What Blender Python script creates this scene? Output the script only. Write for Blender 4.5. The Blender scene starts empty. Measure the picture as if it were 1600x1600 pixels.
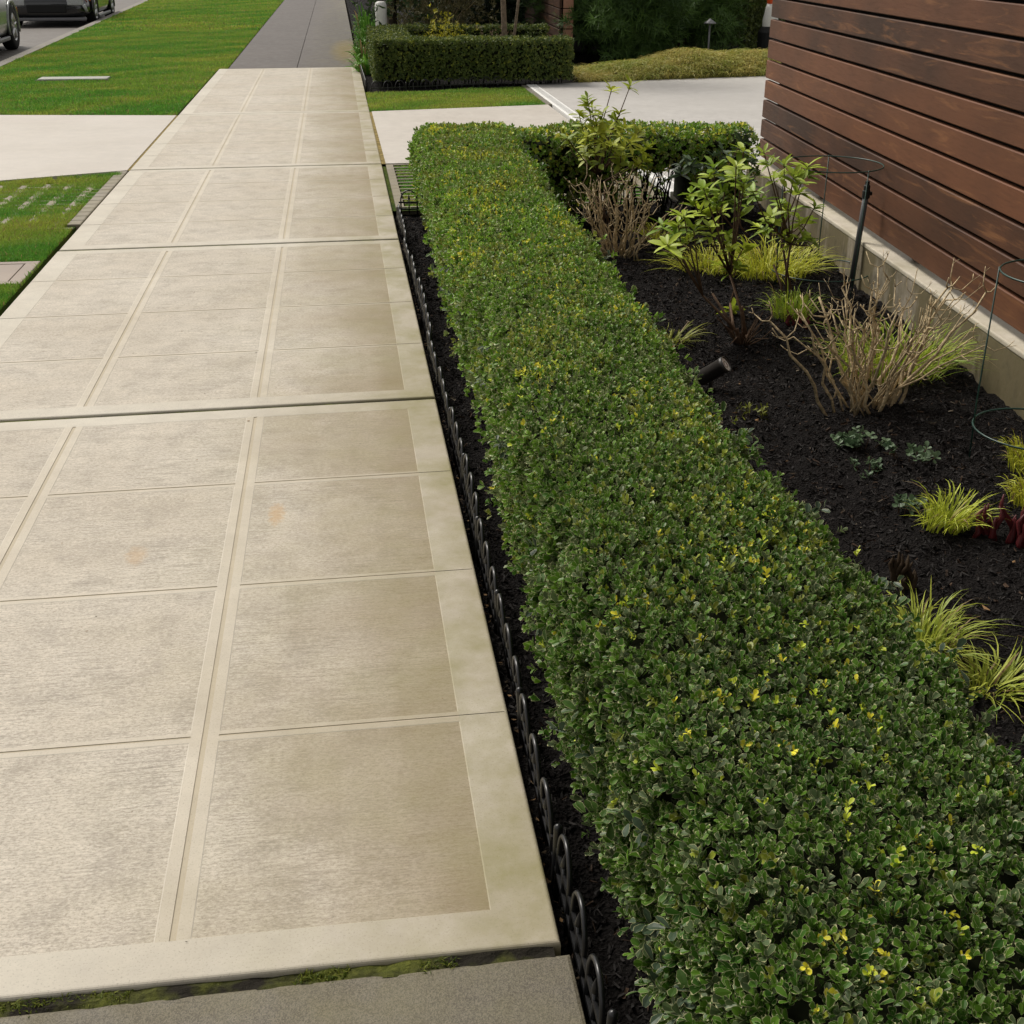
import bpy, math, random
import numpy as np
from mathutils import Vector, Matrix
R_ = math.radians
rng = np.random.default_rng(7)
random.seed(7)
scene = bpy.context.scene
COL = scene.collection

# ------------------------------------------------------------------ camera
H, F, PIT, YAW, ROL = 1.6, 1871., .445, .135, .002
cy, sy = math.cos(YAW), math.sin(YAW)
FWD = np.array([sy*math.cos(PIT), cy*math.cos(PIT), -math.sin(PIT)])
_r = np.array([cy, -sy, 0.]); _u = np.cross(_r, FWD)
RGT = _r*math.cos(ROL)+_u*math.sin(ROL); UPV = -_r*math.sin(ROL)+_u*math.cos(ROL)
def ray(px, py): return FWD+RGT*(px-800)/F-UPV*(py-800)/F
def at(px, py, z=0.):
    d = ray(px, py); t = (z-H)/d[2]; return np.array([0, 0, H])+d*t
def on_y(px, py, Y):
    d = ray(px, py); t = Y/d[1]; return np.array([0, 0, H])+d*t
cam = bpy.data.cameras.new('camera'); camo = bpy.data.objects.new('camera', cam); COL.objects.link(camo)
cam.sensor_width = 36; cam.sensor_fit = 'HORIZONTAL'; cam.lens = 36*F/1600; cam.clip_start = .05; cam.clip_end = 500
M = Matrix(((RGT[0], UPV[0], -FWD[0], 0), (RGT[1], UPV[1], -FWD[1], 0), (RGT[2], UPV[2], -FWD[2], H), (0, 0, 0, 1)))
camo.matrix_world = M
scene.camera = camo

# ------------------------------------------------------------------ helpers
def link(o, parent=None):
    COL.objects.link(o)
    if parent: o.parent = parent
    return o
def tag(o, label=None, cat=None, group=None, kind=None):
    if label: o['label'] = label
    if cat: o['category'] = cat
    if group: o['group'] = group
    if kind: o['kind'] = kind
    return o
def empty(name, loc, label, cat, group=None, rz=0):
    o = bpy.data.objects.new(name, None); o.empty_display_size = .1
    o.location = loc; o.rotation_euler = (0, 0, rz); link(o)
    return tag(o, label, cat, group)
def copy_tree(o, parent=None):
    c = o.copy(); COL.objects.link(c); c.parent = parent
    for ch in list(o.children): copy_tree(ch, c)
    return c
def mesh_np(name, V, Fc, mat, parent=None, col=None, edge=None, smooth=False, fmat=None):
    """V (n,3); Fc list of int arrays (each (m,k))"""
    V = np.asarray(V, np.float32)
    if not isinstance(Fc, (list, tuple)): Fc = [Fc]
    loops = np.concatenate([f.ravel() for f in Fc]).astype(np.int32)
    tot = np.concatenate([np.full(len(f), f.shape[1], np.int32) for f in Fc])
    st = np.concatenate([[0], np.cumsum(tot)[:-1]]).astype(np.int32)
    me = bpy.data.meshes.new(name)
    me.vertices.add(len(V)); me.vertices.foreach_set('co', V.ravel())
    me.loops.add(len(loops)); me.loops.foreach_set('vertex_index', loops)
    me.polygons.add(len(tot)); me.polygons.foreach_set('loop_start', st)
    me.polygons.foreach_set('use_smooth', np.full(len(tot), smooth))
    mats = mat if isinstance(mat, (list, tuple)) else [mat]
    for m in mats: me.materials.append(m)
    if fmat is not None: me.polygons.foreach_set('material_index', np.asarray(fmat, np.int32))
    if col is not None:
        a = me.attributes.new('col', 'FLOAT_COLOR', 'POINT')
        c4 = np.ones((len(V), 4), np.float32); c4[:, :3] = col; a.data.foreach_set('color', c4.ravel())
    if edge is not None:
        a = me.attributes.new('edge', 'FLOAT', 'POINT'); a.data.foreach_set('value', np.asarray(edge, np.float32))
    me.update(calc_edges=True); me.validate()
    o = bpy.data.objects.new(name, me); link(o, parent)
    return o
class MB:
    """collects boxes, tubes, sheets into one mesh"""
    def __init__(s): s.v = []; s.f = []; s.m = []
    def add(s, vs, fs, mi=0):
        n = len(s.v); s.v += [tuple(map(float, q)) for q in vs]
        s.f += [tuple(i+n for i in q) for q in fs]; s.m += [mi]*len(fs)
    def box(s, a, b, mi=0):
        x0, y0, z0 = a; x1, y1, z1 = b
        s.add([(x0,y0,z0),(x1,y0,z0),(x1,y1,z0),(x0,y1,z0),(x0,y0,z1),(x1,y0,z1),(x1,y1,z1),(x0,y1,z1)],
              [(3,2,1,0),(4,5,6,7),(0,1,5,4),(1,2,6,5),(2,3,7,6),(3,0,4,7)], mi)
    def tube(s, pts, rad, n=6, mi=0, closed=False, cap=True):
        P = [Vector(q) for q in pts]; k = len(P)
        if not hasattr(rad, '__len__'): rad = [rad]*k
        base = len(s.v); ref = None
        for i in range(k):
            if closed: t = P[(i+1) % k]-P[i-1]
            else: t = P[min(i+1, k-1)]-P[max(i-1, 0)]
            if t.length < 1e-9: t = Vector((0, 0, 1))
            t.normalize()
            if ref is None:
                ref = Vector((1, 0, 0)) if abs(t.x) < .9 else Vector((0, 1, 0))
            ref = (ref-t*ref.dot(t)).normalized(); b = t.cross(ref)
            for j in range(n):
                a = 2*math.pi*j/n
                q = P[i]+(ref*math.cos(a)+b*math.sin(a))*rad[i]; s.v.append((q.x, q.y, q.z))
        for i in range(k if closed else k-1):
            a0 = base+i*n; a1 = base+((i+1) % k)*n
            for j in range(n):
                s.f.append((a0+j, a0+(j+1) % n, a1+(j+1) % n, a1+j)); s.m.append(mi)
        if cap and not closed:
            s.f.append(tuple(base+j for j in reversed(range(n)))); s.m.append(mi)
            s.f.append(tuple(base+(k-1)*n+j for j in range(n))); s.m.append(mi)
    def lathe(s, prof, n=24, mi=0, axis='z', c=(0, 0, 0)):
        base = len(s.v)
        for r, z in prof:
            for j in range(n):
                a = 2*math.pi*j/n; u, v = r*math.cos(a), r*math.sin(a)
                if axis == 'z': q = (c[0]+u, c[1]+v, c[2]+z)
                elif axis == 'x': q = (c[0]+z, c[1]+u, c[2]+v)
                else: q = (c[0]+v, c[1]+z, c[2]+u)
                s.v.append(q)
        for i in range(len(prof)-1):
            for j in range(n):
                s.f.append((base+i*n+j, base+i*n+(j+1) % n, base+(i+1)*n+(j+1) % n, base+(i+1)*n+j)); s.m.append(mi)
    def build(s, name, mat, parent=None, smooth=False, bevel=0):
        me = bpy.data.meshes.new(name); me.from_pydata(s.v, [], s.f)
        for m in (mat if isinstance(mat, (list, tuple)) else [mat]): me.materials.append(m)
        me.polygons.foreach_set('material_index', s.m)
        me.polygons.foreach_set('use_smooth', [smooth]*len(s.f)); me.update()
        o = bpy.data.objects.new(name, me); link(o, parent)
        if bevel:
            b = o.modifiers.new('bevel', 'BEVEL'); b.width = bevel; b.segments = 2; b.limit_method = 'ANGLE'; b.angle_limit = R_(40)
        return o
def unit(a): return a/np.maximum(np.linalg.norm(a, axis=-1, keepdims=True), 1e-9)
_ph = np.random.default_rng(3).uniform(0, 6.28, (40, 4)); _dr = unit(np.random.default_rng(4).normal(size=(40, 3)))
def snoise(P, f, k=10, seed=0):
    """smooth pseudo noise, about -1..1"""
    P = np.asarray(P); out = np.zeros(P.shape[:-1])
    for i in range(k):
        j = (i+seed*7) % 40
        out = out+np.sin(P@_dr[j]*f*(.6+.09*i)*2*math.pi+_ph[j, 0])
    return out/math.sqrt(k)*.9

# ------------------------------------------------------------------ materials
class NT:
    def __init__(s, name):
        s.m = bpy.data.materials.new(name); s.m.use_nodes = True; s.t = s.m.node_tree; s.n = s.t.nodes; s.l = s.t.links
        s.p = s.n['Principled BSDF']; s.out = s.n['Material Output']
        s._tc = None
    def lk(s, a, b): s.l.new(a, b)
    def tc(s):
        if not s._tc: s._tc = s.n.new('ShaderNodeTexCoord')
        return s._tc.outputs['Object']
    def mapping(s, scale, loc=(0, 0, 0)):
        m = s.n.new('ShaderNodeMapping'); m.inputs['Scale'].default_value = scale; m.inputs['Location'].default_value = loc
        s.lk(s.tc(), m.inputs['Vector']); return m.outputs[0]
    def noise(s, scale, detail=4, rough=.6, vec=None, dist=0):
        n = s.n.new('ShaderNodeTexNoise'); n.inputs['Scale'].default_value = scale; n.inputs['Detail'].default_value = detail
        n.inputs['Roughness'].default_value = rough; n.inputs['Distortion'].default_value = dist
        s.lk(vec or s.tc(), n.inputs['Vector']); return n.outputs['Fac']
    def voro(s, scale, vec=None, feat='F1', out='Distance'):
        n = s.n.new('ShaderNodeTexVoronoi'); n.inputs['Scale'].default_value = scale; n.feature = feat
        s.lk(vec or s.tc(), n.inputs['Vector']); return n.outputs[out]
    def ramp(s, fac, stops):
        r = s.n.new('ShaderNodeValToRGB'); e = r.color_ramp.elements
        while len(e) < len(stops): e.new(.5)
        for k, (p, c) in enumerate(stops):
            e[k].position = p; e[k].color = (*c, 1) if hasattr(c, '__len__') else (c, c, c, 1)
        s.lk(fac, r.inputs[0]); return r.outputs[0]
    def mix(s, fac, a, b, typ='MIX'):
        m = s.n.new('ShaderNodeMix'); m.data_type = 'RGBA'; m.blend_type = typ
        for sock, v in ((m.inputs[0], fac), (m.inputs[6], a), (m.inputs[7], b)):
            if isinstance(v, (int, float)): sock.default_value = v
            elif isinstance(v, tuple): sock.default_value = (*v, 1)
            else: s.lk(v, sock)
        return m.outputs[2]
    def math(s, op, a, b=0., c=None):
        m = s.n.new('ShaderNodeMath'); m.operation = op
        for i, v in enumerate((a, b, c)):
            if v is None: continue
            if isinstance(v, (int, float)): m.inputs[i].default_value = v
            else: s.lk(v, m.inputs[i])
        return m.outputs[0]
    def attr(s, name, out='Color'):
        a = s.n.new('ShaderNodeAttribute'); a.attribute_name = name; return a.outputs[out]
    def sep(s, vec=None):
        x = s.n.new('ShaderNodeSeparateXYZ'); s.lk(vec or s.tc(), x.inputs[0]); return x.outputs
    def bump(s, h, strength=.5, dist=.01, prev=None):
        b = s.n.new('ShaderNodeBump'); b.inputs['Strength'].default_value = strength; b.inputs['Distance'].default_value = dist
        s.lk(h, b.inputs['Height'])
        if prev: s.lk(prev, b.inputs['Normal'])
        return b.outputs[0]
    def fin(s, col=None, rough=.8, spec=.5, nor=None, metal=0, coat=0):
        p = s.p
        if col is not None:
            if isinstance(col, tuple): p.inputs['Base Color'].default_value = (*col, 1)
            else: s.lk(col, p.inputs['Base Color'])
        if isinstance(rough, (int, float)): p.inputs['Roughness'].default_value = rough
        else: s.lk(rough, p.inputs['Roughness'])
        p.inputs['Specular IOR Level'].default_value = spec; p.inputs['Metallic'].default_value = metal
        p.inputs['Coat Weight'].default_value = coat
        if nor: s.lk(nor, p.inputs['Normal'])
        return s.m
def plain(name, c, rough=.6, spec=.5, metal=0, var=.15, scale=30, coat=0, bump=0):
    t = NT(name); n = t.noise(scale, 5, .65)
    col = t.mix(t.ramp(n, [(.3, 0.), (.7, 1.)]), tuple(max(0, x*(1-var)) for x in c), tuple(min(1, x*(1+var)) for x in c))
    nor = t.bump(n, bump, .005) if bump else None
    return t.fin(col, rough, spec, nor, metal, coat)
def leafmat(name, rough=.42, spec=.5, trans=.22, rim=None, rim0=.84, vein=None):
    t = NT(name); col = t.attr('col')
    n = t.noise(60, 2, .5); col = t.mix(t.ramp(n, [(.3, .75), (.7, 1.2)]), (0., 0., 0.), col, 'MIX') if False else col
    if rim or vein:
        e = t.attr('edge', 'Fac')
        if vein: col = t.mix(t.ramp(e, [(0., .55), (.16, 0.)]), col, vein)
        if rim: col = t.mix(t.ramp(e, [(rim0, 0.), (rim0+.08, .9)]), col, rim)
    m = t.fin(col, rough, spec)
    if trans:
        tr = t.n.new('ShaderNodeBsdfTranslucent'); t.lk(col, tr.inputs[0])
        mx = t.n.new('ShaderNodeMixShader'); mx.inputs[0].default_value = trans
        t.lk(t.p.outputs[0], mx.inputs[1]); t.lk(tr.outputs[0], mx.inputs[2]); t.lk(mx.outputs[0], t.out.inputs[0])
    return m

def concrete(name, dark, light, broom=False, agg=False, moss=.0, moss_x=None, speck=.35, brown_x=0, stains_and_shade=()):
    t = NT(name)
    big = t.noise(1.3, 5, .6); mid = t.noise(9, 5, .7); fine = t.noise(220, 3, .7)
    col = t.mix(t.ramp(big, [(.32, 0.), (.68, 1.)]), dark, light)
    col = t.mix(.35, col, t.mix(t.ramp(mid, [(.3, 0.), (.7, 1.)]), tuple(c*.72 for c in dark), tuple(min(1, c*1.1) for c in light)))
    # dirty specks and pits
    pit = t.ramp(fine, [(.30, 1.), (.44, 0.)])
    col = t.mix(t.math('MULTIPLY', pit, speck), col, tuple(c*.42 for c in dark))
    nor = t.bump(fine, .25, .002)
    if broom:
        b1 = t.noise(1., 4, .75, t.mapping((16, 210, 1))); b2 = t.noise(1., 4, .8, t.mapping((7, 95, 1), (3, 7, 0)))
        zone = t.ramp(t.noise(2.6, 4, .6), [(.38, .15), (.62, 1.)])
        b = t.math('MULTIPLY', t.math('ADD', b1, b2), .5)
        dirt = t.math('MULTIPLY', t.ramp(b, [(.36, 1.), (.52, 0.)]), zone)
        col = t.mix(t.math('MULTIPLY', dirt, .9), col, tuple(c*.42 for c in dark))
        bl = t.noise(7, 8, .78)
        col = t.mix(t.math('MULTIPLY', t.ramp(bl, [(.47, 0.), (.66, 1.)]), .5), col, tuple(c*.5 for c in dark))
        gr = t.noise(1., 3, .8, t.mapping((85, 190, 60)))
        col = t.mix(t.math('MULTIPLY', t.ramp(gr, [(.38, 1.), (.50, 0.)]), .5), col, tuple(c*.45 for c in dark))
        col = t.mix(t.ramp(gr, [(.54, 0.), (.68, .4)]), col, tuple(min(1, c*1.25) for c in light))
        li = t.ramp(b, [(.55, 0.), (.68, .35)])
        col = t.mix(li, col, tuple(min(1, c*1.18) for c in light))
        nor = t.bump(b, .55, .004, nor)
    if brown_x:  # browner towards the right edge, broken up by noise
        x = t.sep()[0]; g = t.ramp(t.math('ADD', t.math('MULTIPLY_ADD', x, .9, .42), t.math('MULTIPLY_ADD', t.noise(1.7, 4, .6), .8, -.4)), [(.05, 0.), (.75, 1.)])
        col = t.mix(t.math('MULTIPLY', g, brown_x), col, (.19, .14, .062))
    if agg:
        v = t.voro(520, out='Color'); vd = t.voro(520)
        bw = t.n.new('ShaderNodeRGBToBW'); t.lk(v, bw.inputs[0])
        col = t.mix(.5, col, t.mix(t.ramp(bw.outputs[0], [(.2, 0.), (.8, 1.)]), tuple(c*.45 for c in dark), tuple(min(1, c*1.6) for c in light)))
        nor = t.bump(vd, .25, .0012, nor)
    if moss:
        x = t.sep()[0]
        if moss_x: g = t.ramp(t.math('MULTIPLY_ADD', x, 1/(moss_x[1]-moss_x[0]), -moss_x[0]/(moss_x[1]-moss_x[0])), [(0., 0.), (1., 1.)])
        else: g = 1.
        mm = t.ramp(t.noise(3.2, 6, .68), [(.40, 0.), (.68, 1.)])
        fac = t.math('MULTIPLY', t.math('MULTIPLY', mm, g), moss)
        col = t.mix(fac, col, (.20, .18, .06))
    if stains_and_shade:
        for sx_, sy_, rx, ry, fc_, sc_, cc_ in stains_and_shade:
            x, y = t.sep()[0], t.sep()[1]
            dx = t.math('MULTIPLY', t.math('SUBTRACT', x, sx_), 1/rx); dy = t.math('MULTIPLY', t.math('SUBTRACT', y, sy_), 1/ry)
            d = t.math('ADD', t.math('MULTIPLY', dx, dx), t.math('MULTIPLY', dy, dy))
            d = t.math('ADD', d, t.math('MULTIPLY_ADD', t.noise(sc_, 6, .8), 3.4 if sc_ > 10 else 1.6, -1.7 if sc_ > 10 else -.8))
            col = t.mix(t.ramp(d, [(.1, fc_), (1., 0.)]), col, cc_)
    rough = t.ramp(mid, [(.3, .55), (.7, .8)])
    return t.fin(col, rough, .45, nor)

STAINS = [(*at(432, 803)[:2], .030, .09, .5, 45, (.42, .24, .08)), (*at(213, 868)[:2], .035, .07, .35, 45, (.42, .24, .08))]
M_panel = concrete('broomed_concrete', (.43, .37, .285), (.58, .53, .45), broom=True, moss=.5, moss_x=(-.8, .4), speck=.6, brown_x=.9, stains_and_shade=STAINS)
M_border = concrete('trowelled_concrete', (.42, .375, .30), (.555, .515, .435), moss=.9, moss_x=(-.35, .30), speck=.55, brown_x=.42)
M_band = concrete('band_concrete', (.42, .365, .28), (.55, .50, .415), moss=.5, moss_x=(-.6, .35), speck=.5, brown_x=.55)
M_groove = concrete('groove_concrete', (.36, .305, .21), (.46, .40, .30), speck=.3)
M_drive = concrete('driveway_concrete', (.43, .39, .34), (.51, .47, .42), speck=.25)
M_drive2 = concrete('court_concrete', (.40, .38, .355), (.46, .44, .415), speck=.1)
M_old = concrete('old_concrete', (.088, .075, .052), (.135, .118, .087), agg=True, moss=.25)
M_dark = concrete('far_concrete', (.058, .047, .040), (.088, .073, .063), moss=.5, moss_x=(-.6, .2), stains_and_shade=[(.1, 26, .55, 9., .6, 3, (.045, .036, .022)), (.12, 20.9, .30, 2.6, .95, 4, (.13, .092, .006))], speck=.3)  # long dark ellipse is tree shade painted in; the ochre one is moss
M_kerb = concrete('kerb_concrete', (.13, .115, .10), (.19, .17, .15), moss=.3)
M_road = concrete('road_concrete', (.085, .073, .063), (.125, .11, .096), agg=False)
M_paver = concrete('paver_concrete', (.17, .145, .10), (.27, .235, .18), moss=.4)
M_box = concrete('meter_concrete', (.24, .19, .155), (.34, .28, .23))
M_soil = plain('soil', (.03, .022, .014), .95, .2, var=.5, scale=60, bump=.8)
t = NT('moss'); n = t.noise(90, 5, .7); c = t.mix(t.ramp(t.math('SUBTRACT', t.noise(6, 4), t.math('MULTIPLY', t.sep()[0], .12)), [(.46, 0.), (.62, 1.)]), (.02, .017, .012), t.mix(t.ramp(n, [(.3, 0.), (.7, 1.)]), (.05, .06, .01), (.15, .16, .03)))
M_moss = t.fin(c, .95, .2, t.bump(n, 1., .01))
t = NT('mulch'); n = t.noise(70, 6, .75); v = t.voro(120)
c = t.mix(t.ramp(n, [(.35, 0.), (.75, 1.)]), (.007, .0062, .006), (.028, .024, .0225))
c = t.mix(t.ramp(t.noise(260, 2), [(.70, 0.), (.76, .6)]), c, (.09, .075, .06))
M_mulch = t.fin(c, .95, .1, t.bump(t.math('ADD', n, v), 1., .02))
t = NT('bark_chip'); M_chip = t.fin(t.attr('col'), .8, .2)
t = NT('turf'); n = t.noise(3, 5, .6); n2 = t.noise(60, 4, .7)
c = t.mix(t.ramp(n, [(.35, 0.), (.65, 1.)]), (.045, .095, .010), (.12, .145, .02)); c = t.mix(t.ramp(n2, [(.3, .6), (.6, 0.)]), c, (.02, .025, .006))
M_turf = t.fin(c, .95, .15, t.bump(n2, 1., .03))
M_leaf = leafmat('hedge_leaf', .40, .22, .24, rim=(.56, .54, .30), rim0=.88)
M_leaf2 = leafmat('shrub_leaf', .45, .30, .28, vein=(.30, .34, .10))
M_leaf3 = leafmat('garden_leaf', .5, .4, .22)
M_blade = leafmat('grass_blade', .5, .35, .3)
M_lawn = leafmat('lawn_blade', .6, .25, .42)
def wood(name, a, b, c3, vec_scale):
    t = NT(name); at_ = t.attr('col')
    m = t.n.new('ShaderNodeMapping'); m.inputs['Scale'].default_value = vec_scale
    off = t.n.new('ShaderNodeVectorMath'); off.operation = 'ADD'; t.lk(t.tc(), off.inputs[0])
    sc = t.n.new('ShaderNodeVectorMath'); sc.operation = 'SCALE'; sc.inputs[3].default_value = 30.; t.lk(at_, sc.inputs[0]); t.lk(sc.outputs[0], off.inputs[1])
    t.lk(off.outputs[0], m.inputs[0])
    n1 = t.noise(1., 5, .6, m.outputs[0], 1.2); n2 = t.noise(1.6, 3, .5, off.outputs[0])
    g = t.noise(4., 6, .75, m.outputs[0], .4)
    sepc = t.n.new('ShaderNodeSeparateColor'); t.lk(at_, sepc.inputs[0])
    tone = t.math('ADD', t.math('MULTIPLY', n2, .7), t.math('MULTIPLY_ADD', sepc.outputs[0], .55, -.28))
    col = t.mix(t.ramp(tone, [(.22, 0.), (.62, 1.)]), a, b)
    col = t.mix(t.math('MULTIPLY', t.ramp(n1, [(.56, 0.), (.72, 1.)]), .5), col, c3)
    col = t.mix(t.math('MULTIPLY', t.ramp(g, [(.30, 1.), (.5, 0.)]), .3), col, tuple(x*.42 for x in a))
    return t.fin(col, t.ramp(g, [(.3, .7), (.7, .55)]), .28, t.bump(g, .18, .003))
M_wood = wood('stained_cedar', (.048, .023, .0135), (.150, .060, .028), (.30, .135, .055), (20, 1.1, 20))
t = NT('wall_concrete'); s = t.sep(); n = t.noise(2.2, 6, .65, t.mapping((1, 1.6, .45))); n2 = t.noise(40, 4)
c = t.mix(t.ramp(n2, [(.3, 0.), (.7, 1.)]), (.24, .205, .155), (.32, .28, .22))
c = t.mix(t.ramp(n, [(.40, 0.), (.52, .85)]), c, (.105, .085, .035)); c = t.mix(t.ramp(t.noise(7, 5), [(.52, 0.), (.7, .6)]), c, (.055, .05, .03))
M_wall = t.fin(c, .9, .3, t.bump(n2, .3, .004))
M_cap = concrete('wall_cap_concrete', (.42, .37, .29), (.58, .53, .44), moss=.35)
M_blackm = plain('dark_backing', (.008, .007, .006), .9, .1)
M_plast = plain('black_plastic', (.012, .012, .013), .32, .5, var=.3)
M_wire = plain('green_wire', (.012, .045, .035), .4, .5, var=.25, scale=15)
M_twig = plain('bare_twig', (.47, .37, .22), .8, .25, var=.65, scale=70, bump=.4)
M_stem = plain('brown_stem', (.10, .06, .035), .8, .3, var=.4, scale=30)
M_hstem_core = plain('hedge_stem_core', (.012, .015, .006), .95, .1, var=.4)
M_bark = plain('tree_bark', (.19, .145, .10), .85, .25, var=.45, scale=25, bump=.6)
M_darkbark = plain('dark_bark', (.05, .038, .028), .9, .2, var=.4)
M_pipe = plain('grey_pipe', (.07, .073, .078), .5, .4)
M_lampm = plain('bronze_metal', (.03, .026, .023), .45, .5)
M_lens = plain('lens_glass', (.72, .68, .64), .3, .5, var=.3, scale=60)
M_chrome = plain('bright_metal', (.65, .65, .64), .25, .5, metal=1., var=.05)
M_white = plain('white_plastic', (.78, .77, .74), .5, .4, var=.06)
M_orange = plain('orange_plastic', (.75, .10, .025), .5, .4, var=.1)
M_silver = plain('silver_paint', (.30, .31, .30), .3, .5, metal=.6, var=.04, coat=.6)
M_blackp = plain('black_paint', (.010, .011, .013), .2, .5, var=.05, coat=.8)
M_tyre = plain('tyre_rubber', (.014, .014, .014), .8, .3)
M_rim = plain('wheel_alloy', (.55, .55, .55), .3, .5, metal=.8, var=.05)
M_glass = plain('car_glass', (.01, .012, .012), .08, .6)
M_lamp = plain('lamp_lens', (.45, .47, .48), .12, .6)
M_amber = plain('amber_lens', (.55, .11, .02), .25, .5)
M_trim = plain('black_trim', (.012, .012, .012), .6, .3)
M_grey = plain('grey_trim', (.16, .16, .17), .4, .5)

# ------------------------------------------------------------------ light
world = bpy.data.worlds.new('World'); scene.world = world; world.use_nodes = True
wn = world.node_tree; bg = wn.nodes['Background']
sky = wn.nodes.new('ShaderNodeTexSky'); sky.sky_type = 'NISHITA'; sky.sun_disc = False
SUN_EL, SUN_AZ = R_(52), R_(-38)        # azimuth from +Y towards +X
sky.sun_elevation = SUN_EL; sky.sun_rotation = SUN_AZ; sky.air_density = 1.; sky.dust_density = 3.; sky.ozone_density = 1.
hs = wn.nodes.new('ShaderNodeHueSaturation'); hs.inputs['Saturation'].default_value = .10
wn.links.new(sky.outputs[0], hs.inputs['Color']); wm = wn.nodes.new('ShaderNodeMix'); wm.data_type = 'RGBA'; wm.blend_type = 'MULTIPLY'; wm.inputs[0].default_value = 1; wm.inputs[7].default_value = (1.03, 1., .955, 1)
wn.links.new(hs.outputs[0], wm.inputs[6]); wn.links.new(wm.outputs[2], bg.inputs[0]); bg.inputs[1].default_value = .11
sl = bpy.data.lights.new('sun', 'SUN'); sl.energy = 2.25; sl.angle = R_(18); sl.color = (1., .945, .86)
so = bpy.data.objects.new('sun', sl); COL.objects.link(so)
sd = Vector((math.sin(SUN_AZ)*math.cos(SUN_EL), math.cos(SUN_AZ)*math.cos(SUN_EL), math.sin(SUN_EL)))
so.rotation_euler = (-sd).to_track_quat('-Z', 'Y').to_euler()
scene.view_settings.view_transform = 'Standard'; scene.view_settings.look = 'None'
scene.view_settings.exposure = .30; scene.view_settings.gamma = 1
scene.cycles.max_bounces = 6; scene.cycles.diffuse_bounces = 3; scene.cycles.transmission_bounces = 3; scene.cycles.glossy_bounces = 3

# ------------------------------------------------------------------ ground sheets
def sheet(name, poly, z, mat, thick=0., res=None):
    m = MB(); n = len(poly)
    top = [(x, y, z) for x, y in poly]
    if thick:
        bot = [(x, y, z-thick) for x, y in poly]
        m.add(top+bot, [tuple(range(n))]+[(i, i+n, (i+1) % n+n, (i+1) % n) for i in range(n)])
    else: m.add(top, [tuple(range(n))])
    return tag(m.build(name, mat), kind='structure')
sheet('ground', [(-150, -150), (150, -150), (150, 250), (-150, 250)], -.16, M_soil)
KX0, KX1 = -4.72, -5.28                 # kerb line at Y = 18.7 and Y = 30
def kx(y): return KX0+(y-18.7)*(KX1-KX0)/11.3*.75
sheet('road', [(kx(-5)-.3, -5), (kx(150)-.3, 150), (-15, 150), (-15, -5)], -.125, M_road)
m = MB()
for y in range(-4, 100, 3):
    a, b = y, y+2.985
    for o0, o1, z in ((.01, .17, -.004), (.175, .46, -.112)):
        m.add([(kx(a)-o0, a, z), (kx(a)-o1, a, z), (kx(b)-o1, b, z), (kx(b)-o0, b, z), (kx(a)-o0, a, -.2), (kx(a)-o1, a, -.2), (kx(b)-o1, b, -.2), (kx(b)-o0, b, -.2)],
              [(0, 1, 2, 3), (1, 5, 6, 2), (0, 3, 7, 4), (0, 4, 5, 1), (3, 2, 6, 7)])
tag(m.build('kerb', M_kerb), kind='structure')

SX0, SX1 = -1.645, .293                 # pavement edges
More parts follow.
